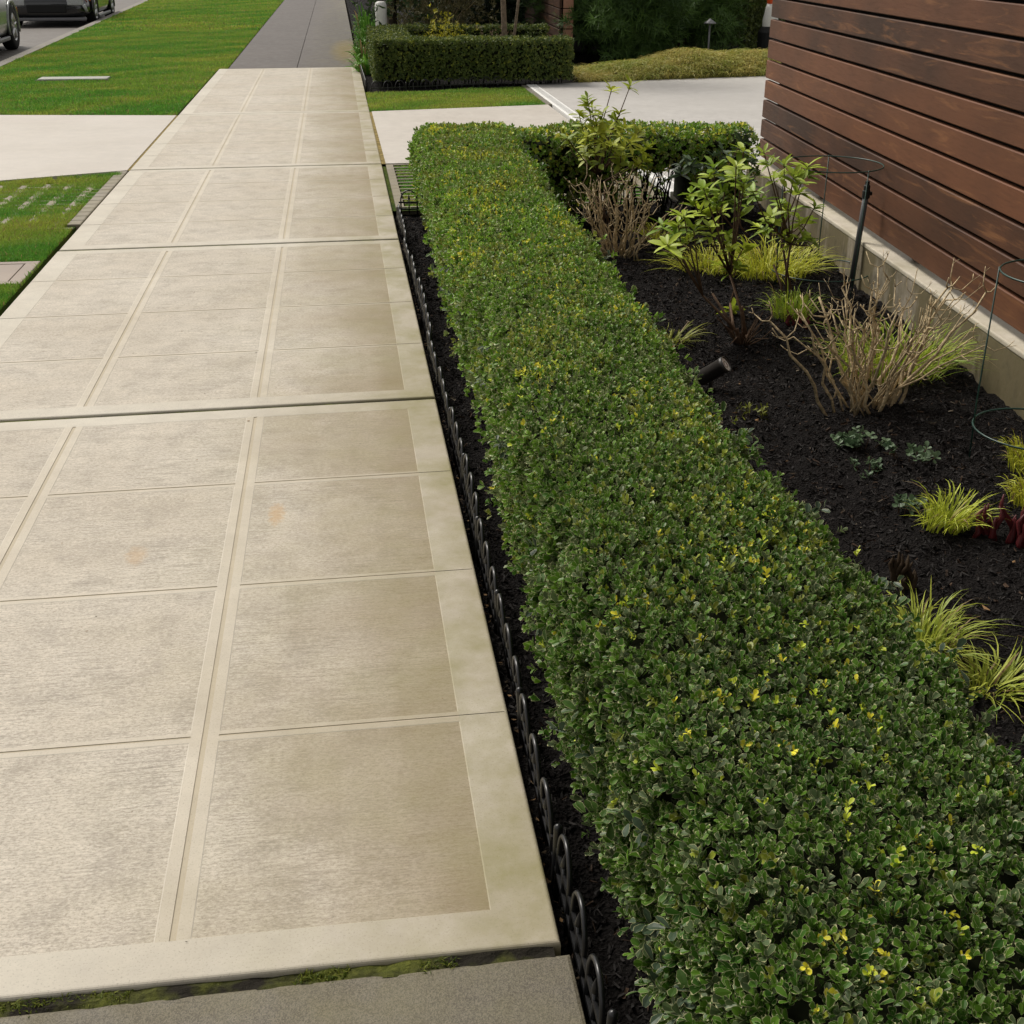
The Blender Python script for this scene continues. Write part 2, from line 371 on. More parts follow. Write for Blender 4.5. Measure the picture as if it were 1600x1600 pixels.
# pavement slabs as height fields: smooth borders, broomed panels, grooves
def slab(mb, ya, yb, nrow, z0=0., cols=(-1.03, -.381), bl=.115, br=.105, bt=.085, first=False):
    bw = .031                            # trowelled band beside a column groove
    X = []                               # (x0,x1,type) 0 border 1 panel 2 groove
    lo, hi = SX0, SX1
    segx = [(lo, lo+bl, 'b')]
    c0 = lo+bl
    for c in cols:
        segx += [(c0, c-bw, 'p'), (c-bw, c-.006, 't'), (c-.006, c+.006, 'g'), (c+.006, c+bw, 't')]; c0 = c+bw
    segx += [(c0, hi-br, 'p'), (hi-br, hi, 'b')]
    segy = [(ya, ya+bt, 'b')]; y0 = ya+bt; step = (yb-ya)/nrow
    for k in range(1, nrow):
        c = ya+step*k
        segy += [(y0, c-.02, 'p'), (c-.02, c-.0035, 't'), (c-.0035, c+.0035, 's'), (c+.0035, c+.016, 't')]; y0 = c+.016
    segy += [(y0, yb-bt, 'p'), (yb-bt, yb, 'b')]
    for x0, x1, tx in segx:
        for y0, y1, ty in segy:
            z = z0; mi = 3 if 't' in (tx, ty) and 'b' not in (tx, ty) else 1
            if tx == 'p' and ty == 'p': mi = 0; z = z0-.0010
            elif tx == 'g' and ty != 'b': mi = 2; z = z0-.0018
            elif ty == 's' and tx == 'p': mi = 2; z = z0-.0016
            elif ty == 's' and tx == 'b': mi = 1; z = z0-.0012
            if mi == 0:                   # little sloped lip into the panel
                e = .0022
                mb.add([(x0, y0, z0), (x1, y0, z0), (x1, y1, z0), (x0, y1, z0), (x0+e, y0+e, z), (x1-e, y0+e, z), (x1-e, y1-e, z), (x0+e, y1-e, z)],
                       [(4, 5, 6, 7)], 0)
                mb.add([(x0, y0, z0), (x1, y0, z0), (x1, y1, z0), (x0, y1, z0), (x0+e, y0+e, z), (x1-e, y0+e, z), (x1-e, y1-e, z), (x0+e, y1-e, z)],
                       [(0, 1, 5, 4), (1, 2, 6, 5), (2, 3, 7, 6), (3, 0, 4, 7)], 1)
            else:
                mb.add([(x0, y0, z), (x1, y0, z), (x1, y1, z), (x0, y1, z)], [(0, 1, 2, 3)], mi)
                if z < z0-.0012:
                    e = 0
                    wl = [(1, 5, 6, 2), (3, 7, 4, 0)] if tx == 'g' else [(0, 4, 5, 1), (2, 6, 7, 3)]
                    mb.add([(x0, y0, z), (x1, y0, z), (x1, y1, z), (x0, y1, z), (x0, y0, z0), (x1, y0, z0), (x1, y1, z0), (x0, y1, z0)], wl, 2)
    # rounded outer edge and sides
    r = .008
    steps = [(0, 0), (.38, -.08), (.70, -.29), (.92, -.62), (1., -1.), (1., -10)]
    ring = [[(lo-r*a, ya-r*a), (hi+r*a, ya-r*a), (hi+r*a, yb+r*a), (lo-r*a, yb+r*a)] for a, _ in steps]
    zs = [z0+r*q for _, q in steps]
    vs = [(x, y, z) for ri, z in zip(ring, zs) for x, y in ri]
    fs = [(i*4+j, (i+1)*4+j, (i+1)*4+(j+1) % 4, i*4+(j+1) % 4) for i in range(5) for j in range(4)]
    mb.add(vs, fs, 1)
JY = [1.556, 4.362, 7.122, 9.812, 13.105, 17.95]
def skew(V):
    V = np.array(V, float); y = V[:, 1].copy()
    V[:, 1] += .028*(V[:, 0]+.68)*np.clip((y-1.6)/2.7, 0, 1)
    V[:, 0] += -.0021*np.clip(y-1.55, 0, None)*np.clip((V[:, 0]-SX0)/1.94, 0, 1)
    return V
mb = MB(); gap = [.012, .020, .036, .028, .014, .008]
NR = [4, 4, 4, 5, 6]
for k in range(5):
    slab(mb, JY[k]+gap[k]/2+.006, JY[k+1]-gap[k+1]/2-.012, NR[k], z0=0 if k != 1 else .002)
mb.v = [tuple(q) for q in skew(mb.v)]
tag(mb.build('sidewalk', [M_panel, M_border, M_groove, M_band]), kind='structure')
# old darker slab in the foreground, and the worn pavement far away
mb = MB(); r = .02
def block(mb, x0, x1, y0, y1, z, r=.015, mi=0, h=.12):
    rings = [(r, 0), (r*.3, -r*.3), (0, -r), (0, -h)]
    vs = [(x, y, z+dz) for i, dz in rings for x, y in ((x0+i, y0+i), (x1-i, y0+i), (x1-i, y1-i), (x0+i, y1-i))]
    fs = [(0, 1, 2, 3)]+[(i*4+j, (i+1)*4+j, (i+1)*4+(j+1) % 4, i*4+(j+1) % 4) for i in range(3) for j in range(4)]
    mb.add(vs, fs, mi)
for k in range(3): block(mb, -1.66, .315, 1.540-1.75*(k+1)+.012, 1.540-1.75*k, -.007, .008)
mb.v = [(x, y+.010*(x-.3), z) for x, y, z in mb.v]
tag(mb.build('old_sidewalk', M_old), kind='structure')
mb = MB(); y = 18.0
while y < 70:
    for a, b in ((-1.535, -.60), (-.594, .25)): block(mb, a, b, y, y+1.06, -.004, r=.004)
    y += 1.066
tag(mb.build('far_sidewalk', M_dark), kind='structure')
# packed dirt and moss in the joints
mb = MB()
nx = 60
for jy, w, z in ((JY[0]-.008, .045, -.0095), (JY[1], .036, -.0075), (JY[2], .05, -.0065), (JY[3], .042, -.006)):
    xs = np.linspace(SX0+.004, SX1-.006, nx); vs = []
    for x in xs:
        for t_ in np.linspace(-.5, .5, 5):
            vs.append((x, jy+t_*w, z+(1. if z < -.009 else .35)*(.003*snoise(np.array([x, jy+t_, 0.]), 7)+.002*math.sin(x*90+t_*20))))
    mb.add(vs, [(i*5+j, (i+1)*5+j, (i+1)*5+j+1, i*5+j+1) for i in range(nx-1) for j in range(4)])
mb.v = [tuple(q) for q in skew(mb.v)]
tag(mb.build('joint_moss', M_moss), 'dirt and moss filling the joints between pale sidewalk slabs', 'moss', kind='stuff')

def blades(P, Hh, W, lean, cols, seg=2):
    """upright blades: P (n,3) roots"""
    n = len(P); a = rng.uniform(0, 2*math.pi, n); side = np.stack([np.cos(a), np.sin(a), 0*a], 1)
    b = rng.uniform(0, 2*math.pi, n); ln = np.stack([np.cos(b), np.sin(b), 0*b], 1)*(lean*rng.uniform(.2, 1, n))[:, None]
    up = np.array([0, 0, 1.])
    V = []
    for s_, w in ((0, 1.), (.55, .8), (1., 0.)):
        c = P+up*(Hh*s_)[:, None]*(1-.25*s_)+ln*(Hh*s_**2)[:, None]
        if w: V += [c-side*(W*w/2)[:, None], c+side*(W*w/2)[:, None]]
        else: V += [c]
    V = np.stack(V, 1).reshape(-1, 3); i = np.arange(n)[:, None]*5
    return V, [i+np.array([[0, 1, 3, 2]]), i+np.array([[2, 3, 4]])], np.repeat(cols, 5, 0)
# moss tufts and litter
n = 2600; Pm = np.stack([rng.uniform(-1.5, .28, n), JY[0]-.008+rng.normal(0, .0075, n), np.full(n, -.012)], 1)
Pm = Pm[(snoise(Pm, 5.)-.9*(Pm[:, 0]+.25)) > .25]; n = len(Pm); kq = rng.uniform(0, 1, (n, 1))
V, Fc, C = blades(Pm, rng.uniform(.006, .016, n), rng.uniform(.002, .004, n), 1.2, kq*np.array([.20, .22, .03])+(1-kq)*np.array([.06, .10, .015]))
tag(mesh_np('joint_moss', V, Fc, M_lawn, col=C), 'tufts of green moss in the nearest joint of the sidewalk', 'moss', kind='stuff')
# driveway aprons and court
AL = [at(205, 267), at(0, 281), at(0, 179), at(281, 180)]
sheet('driveway_apron', [(-1.675, 9.80), (-2.54, 9.46), (-4.2, 8.9), (-4.70, 8.3), (-4.85, 14.0), (-3.45, 13.29), (-1.675, 13.05)], -.004, M_drive, .1)
sheet('driveway_entry', [(.318, 9.86), (2.215, 9.90), (2.215, 13.47), (.30, 13.12)], -.003, M_drive, .1)
sheet('driveway_court', [(2.402, 8.55), (14, 8.9), (14, 17.85), (2.402, 15.55)], -.006, M_drive2, .1)
mb = MB(); block(mb, 2.205, 2.265, 13.5, 15.45, -.004, .004)
tag(mb.build('driveway_edge', M_kerb), kind='structure')
o = empty('channel_drain', (2.33, 12, 0), 'white plastic channel drain set along the edge of the driveway', 'drain')
mb = MB(); block(mb, -.062, .062, -3.6, 3.45, .002, .006); mb.build('drain_body', M_white, o)
mb = MB()
for k in range(230): mb.box((-.035, -3.55+k*.03, .0025), (.035, -3.55+k*.03+.003, .0035))
mb.build('drain_slots', plain('slot_grey', (.50, .50, .48), .6), o)

M_ochre = plain('joint_dirt', (.21, .16, .06), .95, .1, var=.5, scale=18)
sheet('joint_dirt', [(.285, 9.86), (.325, 9.86), (.312, 13.12), (.27, 13.12)], -.0075, M_ochre)
sheet('joint_dirt', [(-1.69, 9.8), (-1.655, 9.8), (-1.655, 13.05), (-1.69, 13.05)], -.0075, M_ochre)
# lawns -----------------------------------------------------------
def inpoly(P, poly):
    x, y = P[:, 0], P[:, 1]; c = np.zeros(len(P), bool); n = len(poly)
    for i in range(n):
        x0, y0 = poly[i]; x1, y1 = poly[i-1]
        cond = ((y0 > y) != (y1 > y)) & (x < (x1-x0)*(y-y0)/((y1-y0) if y1 != y0 else 1e-9)+x0)
        c ^= cond
    return c
def lawn(name, label, poly, dens, h, w, z, hole=None, yellow=0.):
    lo = np.min(poly, 0); hi = np.max(poly, 0); n = int((hi-lo).prod()*dens)
    P = np.stack([rng.uniform(lo[0], hi[0], n), rng.uniform(lo[1], hi[1], n), np.full(n, z)], 1)
    P = P[inpoly(P, poly)]
    if hole is not None: P = P[~hole(P)]
    n = len(P); q = snoise(P, .9)*.7+snoise(P*[.5, 1.6, 1], 2.5, seed=2)*.45+rng.normal(0, .25, n)+yellow
    keep = rng.uniform(size=n) < np.clip(1.05-.3*np.clip(snoise(P, 2.2, seed=1), 0, 1), 0, 1); P = P[keep]; q = q[keep]; n = len(P)
    k = np.clip(q*.5+.36, 0, 1)[:, None]
    c = (1-k)*np.array([.115, .30, .035])+k*np.array([.36, .42, .06])
    br = rng.uniform(size=n) < .05+.10*np.clip(q, 0, 1); c[br] = np.array([.34, .26, .10])*rng.uniform(.6, 1.2, (br.sum(), 1))
    c *= rng.uniform(.75, 1.25, (n, 1))
    V, Fc, C = blades(P, h*rng.uniform(.5, 1.25, n)*(1+.25*snoise(P, 1.5)), w*rng.uniform(.7, 1.3, n), .7, c)
    o = mesh_np(name, V, Fc, M_lawn, col=C)
    return tag(o, label, 'grass', kind='stuff')
LN = [(-1.70, 3.0), (-1.70, 9.72), (-2.54, 9.44), (-4.2, 8.86), (-4.62, 8.3), (-4.3, 3.0)]
LF = [(-1.69, 13.12), (-3.45, 13.36), (-4.70, 13.9), (-4.72, 18.7), (kx(40), 40), (kx(75), 75), (-1.56, 75), (-1.56, 18), (-1.68, 17.95)]
LS = [(.275, 13.22), (2.195, 13.50), (2.195, 15.30), (.285, 14.82)]
sheet('lawn_soil', [(-1.70, -3)]+LN[1:5]+[(-4.3, -3)], -.022, M_turf, .1)
sheet('verge_soil', LF, -.022, M_turf, .1)
sheet('lawn_strip_soil', LS, -.022, M_turf, .1)
MBX = (-2.16, -1.705, 6.40, 6.90)        # meter box footprint
LID = (-3.83, -2.95, 16.72, 17.02)
inbox = lambda P: (P[:, 0] > MBX[0]) & (P[:, 0] < MBX[1]) & (P[:, 1] > MBX[2]) & (P[:, 1] < MBX[3])
inlid = lambda P: (P[:, 0] > LID[0]) & (P[:, 0] < LID[1]) & (P[:, 1] > LID[2]) & (P[:, 1] < LID[3])
PG0 = 7.75                                # grid pavers begin here
def pav_hole(P):
    x, y = P[:, 0], P[:, 1]; u = np.mod(x+1.70, .16)+rng.uniform(0, .022, len(x)); v = np.mod(y-PG0, .13)+rng.uniform(0, .014, len(x))
    solid = ((u < .055) & (np.mod(np.floor((x+1.70)/.16), 1) == 0)) | (v < .022)
    vis = (snoise(P, 1.6, seed=3)+(y-8.45)*.7 > -.2) & (snoise(P, 6., seed=4) > -.15)
    return inbox(P) | ((y > PG0) & (((solid & vis)) | (x > -1.755)) & (y < 9.6))
lawn('lawn_grass', 'short green grass of the near lawn growing through grid pavers', LN, 26000, .036, .0042, -.022, pav_hole)
lawn('verge_grass', 'bright green grass of the verge between road and sidewalk', [(-1.69, 13.12), (-3.45, 13.36), (-4.70, 13.9), (-4.72, 18.7), (kx(26), 26), (-1.56, 26), (-1.56, 18), (-1.68, 17.95)], 4200, .042, .009, -.022, inlid)
lawn('far_verge_grass', 'distant green verge grass beside the grey sidewalk', [(kx(26), 26), (kx(60), 60), (-1.56, 60), (-1.56, 26)], 900, .05, .02, -.022)
lawn('strip_grass', 'small strip of green grass below the far hedge', LS, 9000, .035, .006, -.022, yellow=.1)
# grid pavers (both sides of the walk)
mb = MB()
def pavers(x0, x1, y0, y1, z, px=.20):
    y = y0
    while y < y1:
        mb.box((x0, y, z-.05), (x1, y+.022, z)); y += .13
    x = x0
    while x < x1:
        y = y0
        while y < y1: mb.box((x, y+.0222, z-.05), (min(x+.055, x1), min(y+.1298, y1), z+.0006)); y += .13
        x += px
pavers(-3.94, -1.70, PG0, 9.3, -.0125, .16)
y = 7.85
while y < 9.7: block(mb, -1.752, -1.668, y, y+.118, -.007, .008); y += .13
pavers(.318, 2.2, 8.14, 9.84, -.010)
tag(mb.build('grid_paving', M_paver), kind='structure')
sheet('paving_soil', [(.272, 8.1), (2.25, 8.1), (2.25, 9.86), (.272, 9.86)], -.026, M_turf)
def pav_hole2(P):
    x, y = P[:, 0], P[:, 1]; u = np.mod(x-.318, .20); v = np.mod(y-8.14, .13)
    return (u < .068) | (v < .042)
lawn('paving_grass', 'short green grass growing in the cells of the grid pavers by the hedge', [(.32, 8.12), (2.2, 8.12), (2.2, 9.84), (.32, 9.84)], 26000, .018, .006, -.026, pav_hole2)
# meter box and pale lid
o = empty('meter_box', (-1.93, 6.65, 0), 'concrete utility box with a lid set flush in the lawn beside the sidewalk', 'utility box')
mb = MB(); x0, x1, y0, y1 = -.225, .222, -.245, .245
for a, b, c, d in ((x0, x1, y0, y0+.05), (x0, x1, y1-.05, y1), (x0, x0+.07, y0+.05, y1-.05), (x1-.07, x1, y0+.05, y1-.05)): mb.box((a, c, -.12), (b, d, -.008))
mb.build('frame', M_box, o, bevel=.005)
mb = MB(); mb.box((x0+.076, y0+.056, -.1), (x1-.076, y1-.056, -.010)); l = mb.build('lid', M_box, o, bevel=.004)
mb = MB(); mb.lathe([(.0, -.0085), (.012, -.0085), (.014, -.0095)], 12, c=(-.03, -.1, 0)); mb.build('lift_hole', M_blackm, l)
o = empty('utility_cover', ((LID[0]+LID[1])/2, (LID[2]+LID[3])/2, 0), 'pale flat utility cover lying in the verge grass near the apron', 'cover')
mb = MB(); mb.box((-.43, -.145, -.05), (.43, .145, .008)); c_ = mb.build('cover_plate', plain('cover_grey', (.33, .33, .29), .7, .3, var=.25, scale=12), o, bevel=.01)
mb = MB(); mb.box((-.45, -.165, -.06), (.45, -.1452, -.004)); mb.box((-.45, .1452, -.06), (.45, .165, -.004)); mb.build('rim', M_kerb, o)

# ------------------------------------------------------------------ mulch bed
def wallx(y): return 2.185+.0715*y        # front face of the low wall
def fencex(y): return 2.178+.083*y        # front face of the boards
def bed_z(x, y):
    P = np.stack([x, y, 0*x], -1)
    rise = np.clip((x-1.0)/.8, 0, 1)*.045*np.clip((y-.5)/1, 0, 1)
    return -.055+rise+.013*snoise(P, 1.3)+.010*snoise(P, 5., seed=1)+.006*snoise(P, 14., seed=2)
def zb(x, y): return float(bed_z(np.array(float(x)), np.array(float(y))))
xs = np.arange(.298, 2.86, .022); ys = np.arange(-1.2, 8.13, .024)
Xg, Yg = np.meshgrid(xs, ys); Zg = bed_z(Xg, Yg)+rng.normal(0, .004, Xg.shape)
Xc = np.minimum(Xg, wallx(Yg)+.02)
V = np.stack([Xc, Yg, Zg], -1).reshape(-1, 3); nx_, ny_ = len(xs), len(ys)
i = (np.arange(ny_-1)[:, None]*nx_+np.arange(nx_-1)[None]).reshape(-1, 1)
tag(mesh_np('mulch_bed', V, i+np.array([[0, 1, nx_+1, nx_]]), M_mulch, smooth=True), kind='structure')
def chips(name, label, poly, n, zf, smin=.006, smax=.028):
    lo = np.min(poly, 0); hi = np.max(poly, 0)
    P = np.stack([rng.uniform(lo[0], hi[0], n), rng.uniform(lo[1], hi[1], n)], 1); P = P[inpoly(P, poly)]; n = len(P)
    P = np.column_stack([P, zf(P[:, 0], P[:, 1])+.004])
    D = unit(rng.normal(size=(n, 3))*[1, 1, .45]); S = unit(np.cross(D, rng.normal(size=(n, 3)))); N = np.cross(D, S)
    L = rng.uniform(smin, smax, n)[:, None]; W = L*rng.uniform(.15, .5, n)[:, None]; T = W*.3
    V = np.stack([P-D*L/2-S*W/3, P-D*L/2.3+S*W/3, P+D*L/2+S*W/4, P+D*L/2.2-S*W/2, P+N*T+D*L*.2, P+N*T-D*L*.25], 1).reshape(-1, 3)
    c = np.array([.018, .016, .015])*rng.uniform(.3, 1.9, (n, 1)); br = rng.uniform(size=n) < .12; c[br] = np.array([.045, .028, .018])*rng.uniform(.5, 1.5, (br.sum(), 1)); pale = rng.uniform(size=n) < .014; c[pale] = np.array([.14, .115, .085])*rng.uniform(.4, 1.6, (pale.sum(), 1))
    q = np.arange(n)[:, None]*6
    tag(mesh_np(name, V, [q+np.array([[0, 3, 4, 5]]), q+np.array([[1, 5, 4, 2]]), q+np.array([[0, 5, 1]])[:, [0, 1, 2]], q+np.array([[3, 2, 4]])], M_chip, col=np.repeat(c, 6, 0)), label, 'mulch', kind='stuff')
chips('bark_mulch', 'dark brown bark mulch covering the planting bed', [(.31, .3), (wallx(.3)-.02, .3), (wallx(8)-.02, 8.05), (.31, 8.05)], 70000, bed_z)

def litter(n, xr, yr, zf, smin, smax):
    P = np.stack([rng.uniform(*xr, n), rng.uniform(*yr, n)], 1); P = np.column_stack([P, zf(P)])
    D = unit(rng.normal(size=(n, 3))*[1, 1, .15]); S = unit(np.cross(D, [0, 0, 1.]+rng.normal(0, .2, (n, 3)))); N = np.cross(D, S)
    L = rng.uniform(smin, smax, n)[:, None]; W = L*rng.uniform(.12, .6, n)[:, None]
    V = np.stack([P-D*L/2, P-S*W/2+N*L*.08, P+D*L/2, P+S*W/2+N*L*.12], 1).reshape(-1, 3)
    c = np.where(rng.uniform(size=(n, 1)) < .5, np.array([.05, .035, .02]), np.array([.17, .10, .045]))*rng.uniform(.4, 1.4, (n, 1))
    return V, np.arange(n)[:, None]*4+np.array([[0, 1, 2, 3]]), np.repeat(c, 4, 0)
V1, F1, C1 = litter(420, (.303, .345), (.5, 7.9), lambda P: bed_z(P[:, 0], P[:, 1])+.016, .006, .020)
V2, F2, C2 = litter(46, (-1.4, .28), (1.6, 7.5), lambda P: .0025+0*P[:, 0], .004, .013)
V3, F3, C3 = litter(160, (.45, 2.3), (1.0, 7.5), lambda P: bed_z(P[:, 0], P[:, 1])+.014, .010, .035)
tag(mesh_np('litter', np.concatenate([V1, V2, V3]), np.concatenate([F1, F2+len(V1), F3+len(V1)+len(V2)]), M_chip, col=np.concatenate([C1, C2, C3])), 'scattered bits of dead leaf and twig along the sidewalk edge and mulch', 'litter', kind='stuff')

# ------------------------------------------------------------------ leaves
def leaves(P, D, N, L, W, col, rows=((0, .12), (.4, .85), (.75, 1.), (1., .35)), fold=.25, curl=.15, cut=None):
    P, D, N = map(np.asarray, (P, D, N)); n = len(P)
    D = unit(D); N = unit(N-D*(N*D).sum(1, keepdims=True)); S = np.cross(D, N)
    L = np.broadcast_to(np.asarray(L, float), (n,))[:, None]; W = np.broadcast_to(np.asarray(W, float), (n,))[:, None]
    V, E = [], []; nr = len(rows)
    for k, (s_, hw) in enumerate(rows):
        hwv = np.full((n, 1), hw); sv = np.full((n, 1), s_); tip = np.zeros((n, 1))
        if cut is not None and k == nr-1:
            cm = cut[:, None]; hwv = np.where(cm, .85, hwv); sv = np.where(cm, .86, sv); tip = np.where(cm, 1., 0.)
        for c in (-1, 0, 1):
            V.append(P+D*L*sv+S*(W/2*hwv*c)+N*(abs(c)*W/2*hwv*fold-curl*L*sv**2))
            E.append(np.maximum(abs(c)*np.ones((n, 1)), tip))
    V = np.stack(V, 1).reshape(-1, 3); E = np.concatenate(E, 1).ravel(); m_ = nr*3
    base = np.arange(n)[:, None]*m_
    Fs = [base+np.array([[k*3+j, k*3+j+1, k*3+j+4, k*3+j+3]]) for k in range(nr-1) for j in (0, 1)]
    return V, np.concatenate(Fs), np.repeat(col, m_, 0), E
def merge(parts):
    V, Fc, C, E = [], [], [], []; off = 0
    for v, f, c, e in parts: V.append(v); Fc.append(f+off); C.append(c); E.append(e); off += len(v)
    return np.concatenate(V), np.concatenate(Fc), np.concatenate(C), np.concatenate(E)
def shoots(B, Ax, k, L, W, cols, spread=(25, 75), stem=.018, rows=None, cutp=0., fold=.3, curl=.15):
    """whorls of k leaves on short shoots; B,Ax (n,3)"""
    n = len(B); ref = unit(np.cross(Ax, rng.normal(size=(n, 3)))); r2 = np.cross(Ax, ref)
    Ps, Ds, Ns, Cs, Ls, Ws = [], [], [], [], [], []
    a0 = rng.uniform(0, 6.28, n)
    for j in range(k):
        a = a0+j*2.4+rng.normal(0, .35, n); el = np.radians(rng.uniform(*spread, n)*(1-.35*j/k))
        rad = ref*np.cos(a)[:, None]+r2*np.sin(a)[:, None]
        D = Ax*np.cos(el)[:, None]+rad*np.sin(el)[:, None]; N = Ax*np.sin(el)[:, None]-rad*np.cos(el)[:, None]
        Ps.append(B+Ax*(stem*(j/k-.5))[..., None] if np.ndim(stem) else B+Ax*stem*(j/k-.5)); Ds.append(unit(D+rng.normal(0, .12, (n, 3)))); Ns.append(N+rng.normal(0, .2, (n, 3)))
        f = rng.uniform(.75, 1.2, n)*(1-.2*j/k); Ls.append(L*f); Ws.append(W*f); Cs.append(cols*rng.uniform(.82, 1.18, (n, 1)))
    P, D, N, C = map(np.concatenate, (Ps, Ds, Ns, Cs)); LL, WW = np.concatenate(Ls), np.concatenate(Ws)
    cut = rng.uniform(size=len(P)) < cutp if cutp else None
    kw = dict(fold=fold, curl=curl, cut=cut)
    if rows: kw['rows'] = rows
    return leaves(P, D, N, LL, WW, C, **kw)

# near hedge ---------------------------------------------------------
HT = .535
PROF = np.array([(.055, .03), (.02, .14), (0., .30), (.004, .44), (.022, .50), (.06, .528), (.5, .535), (.94, .528), (.975, .50), (1., .44), (1.01, .30), (.98, .14), (.93, .03)])
def prof_sample(n, s0, s1, width, lift=0):
    """points and normals on the hedge cross-section between arclength fractions; width scales x"""
    q = PROF.copy(); mid = (q[:, 0] > .1) & (q[:, 0] < .9)
    X = np.where(q[:, 0] < .5, q[:, 0], width-(1-q[:, 0])); X[6] = width/2; Z = q[:, 1]
    d = np.hypot(np.diff(X), np.diff(Z)); cs = np.concatenate([[0], np.cumsum(d)]); tot = cs[-1]
    u = rng.uniform(s0, s1, n)*tot; x = np.interp(u, cs, X); z = np.interp(u, cs, Z)
    e = .03; dx = np.interp(u+e, cs, X)-np.interp(u-e, cs, X); dz = np.interp(u+e, cs, Z)-np.interp(u-e, cs, Z)
    return x, z, unit(np.stack([-dz, dx], 1)), u/tot
def hx0(y): return np.interp(y, [.3, 1.2, 2, 3.2, 5, 8], [.378, .386, .392, .402, .424, .455])+.012*np.sin(y*2.1)+.010*np.sin(y*5.3+1)
def hx1(y): return np.interp(y, [.3, 1.3, 1.8, 2.3, 3.1, 4.3, 5.8, 7.5, 8], [.98, .955, .945, .915, .925, .96, .975, 1.06, 1.08])+.012*np.sin(y*4.1)
HY1 = 7.93
# branch of the hedge running right across the end of the bed
BA, BB = np.array([.50, 7.52]), np.array([2.56, 7.42]); BW = .47
bd = (BB-BA)/np.linalg.norm(BB-BA); bn = np.array([-bd[1], bd[0]])
def greens(P, top, n):
    k = rng.uniform(0, 1, (n, 1)); c = (1-k)*np.array([.030, .088, .010])+k*np.array([.092, .185, .018])
    g = rng.uniform(size=n) < .22; zone = np.clip((P[:, 1]-1.6)/3.2, 0, 1); c[g] = np.array([.078, .115, .045])*rng.uniform(.8, 1.2, (g.sum(), 1))
    c *= 1+zone[:, None]*np.array([1.5, 1.2, .6])
    yl = rng.uniform(size=n) < (.05+.30*zone)*np.clip(.7+snoise(P, 1.6, seed=1), 0, 1.8)*np.where(top, 1, .4); c[yl] = np.array([.22, .26, .03])*rng.uniform(.7, 1.35, (yl.sum(), 1))
    gold = rng.uniform(size=n) < (.06+.17*zone)*np.clip(snoise(P, 2.6, seed=2)*1.6+.3, 0.2, 2)*np.where(top, 1, .35); c[gold] = np.where(rng.uniform(size=(gold.sum(), 1)) < .55, np.array([.55, .64, .05]), np.array([.72, .66, .05]))*rng.uniform(.7, 1.15, (gold.sum(), 1))
    return c, gold
parts = []
def hedge_chunk(y0, y1, dens, L, rows, s0=.0, s1=1., cutp=.3):
    n = int((y1-y0)*1.45*dens*(s1-s0)); y = rng.uniform(y0, y1, n)
    x, z, nn, u = prof_sample(n, s0, s1, .5)
    w = hx1(y)-hx0(y); x = x*(w/.5)+hx0(y)
    P = np.stack([x, y, z], 1); N3 = np.stack([nn[:, 0], 0*y, nn[:, 1]], 1)
    top = nn[:, 1] > .75
    dep = -np.abs(rng.normal(0, .017, n))+.008+.006*snoise(P, 4, seed=1)+.005*snoise(P, 1.4, seed=3)
    side = ~top; dep[side] += .014*snoise(P[side], 6, seed=4)+np.where(rng.uniform(size=side.sum()) < .06, rng.uniform(0, .05, side.sum()), 0)
    hole = snoise(P, 9., seed=2)+snoise(P, 5., seed=5)*.6 > 1.75
    dep = np.where(hole, dep-.035, dep)
    thin = (z < .16) & (rng.uniform(size=n) < .45)
    P = P+N3*dep[:, None]; P[:, 2] -= .05*0
    jit = np.where(top, .35, .5)[:, None]; Ax = unit(N3+np.array([0, 0, .35])*side[:, None]+rng.normal(0, 1, (n, 3))*jit)
    c, gold = greens(P, top, n); keep = ~thin; P, Ax, c, gold, top = P[keep], Ax[keep], c[keep], gold[keep], top[keep]
    Lv = L*np.where(gold, .78, 1.)*np.where(top, 1., 1.2)*rng.uniform(.75, 1.3, len(P))
    parts.append(shoots(P, Ax, 5, Lv, Lv*.62, c, spread=(15, 68), stem=.014, rows=rows, cutp=cutp, fold=.22, curl=.10))
R4 = ((0, .15), (.35, .72), (.72, 1.), (1., .42)); R3 = ((0, .15), (.6, 1.), (1., .4))
hedge_chunk(.35, .8, 4600, .0155, R4); hedge_chunk(.8, 2.6, 10500, .0140, R4, 0, .95, .45); hedge_chunk(2.6, 4.2, 8500, .0142, R3, 0, .86, .45)
hedge_chunk(4.2, 6.2, 6000, .0155, R3, 0, .84); hedge_chunk(6.2, HY1, 4200, .017, R3, 0, .84)
# end of the hedge and the side branch
def branch_chunk(t0, t1, dens, L, s0, s1):
    ln = np.linalg.norm(BB-BA); n = int(ln*(t1-t0)*1.45*dens*(s1-s0)); t = rng.uniform(t0, t1, n)*ln
    x, z, nn, u = prof_sample(n, s0, s1, BW)
    P2 = BA[None]+bd[None]*t[:, None]+bn[None]*(x)[:, None]
    lowcut = .10+.20*np.clip((t-1.1)/.2, 0, 1)-.22*np.clip((t-1.6)/.2, 0, 1)
    k = z > lowcut+rng.normal(0, .03, n)
    P = np.stack([P2[:, 0], P2[:, 1], z], 1); N3 = np.stack([bn[0]*nn[:, 0], bn[1]*nn[:, 0], nn[:, 1]], 1)
    k &= ~((P[:, 0] < hx1(P[:, 1])-.06) & (z < .49))
    P, N3 = P[k], N3[k]; n = len(P); top = N3[:, 2] > .7
    P = P+N3*(-np.abs(rng.normal(0, .03, n))+.012+.016*snoise(P, 3.5, seed=1))[:, None]
    Ax = unit(N3+rng.normal(0, .4, (n, 3))+[0, 0, .15]); c, gold = greens(P, top, n)
    Lv = L*rng.uniform(.75, 1.3, n)
    parts.append(shoots(P, Ax, 5, Lv, Lv*.6, c, stem=.016, rows=R3, cutp=.2, fold=.22))
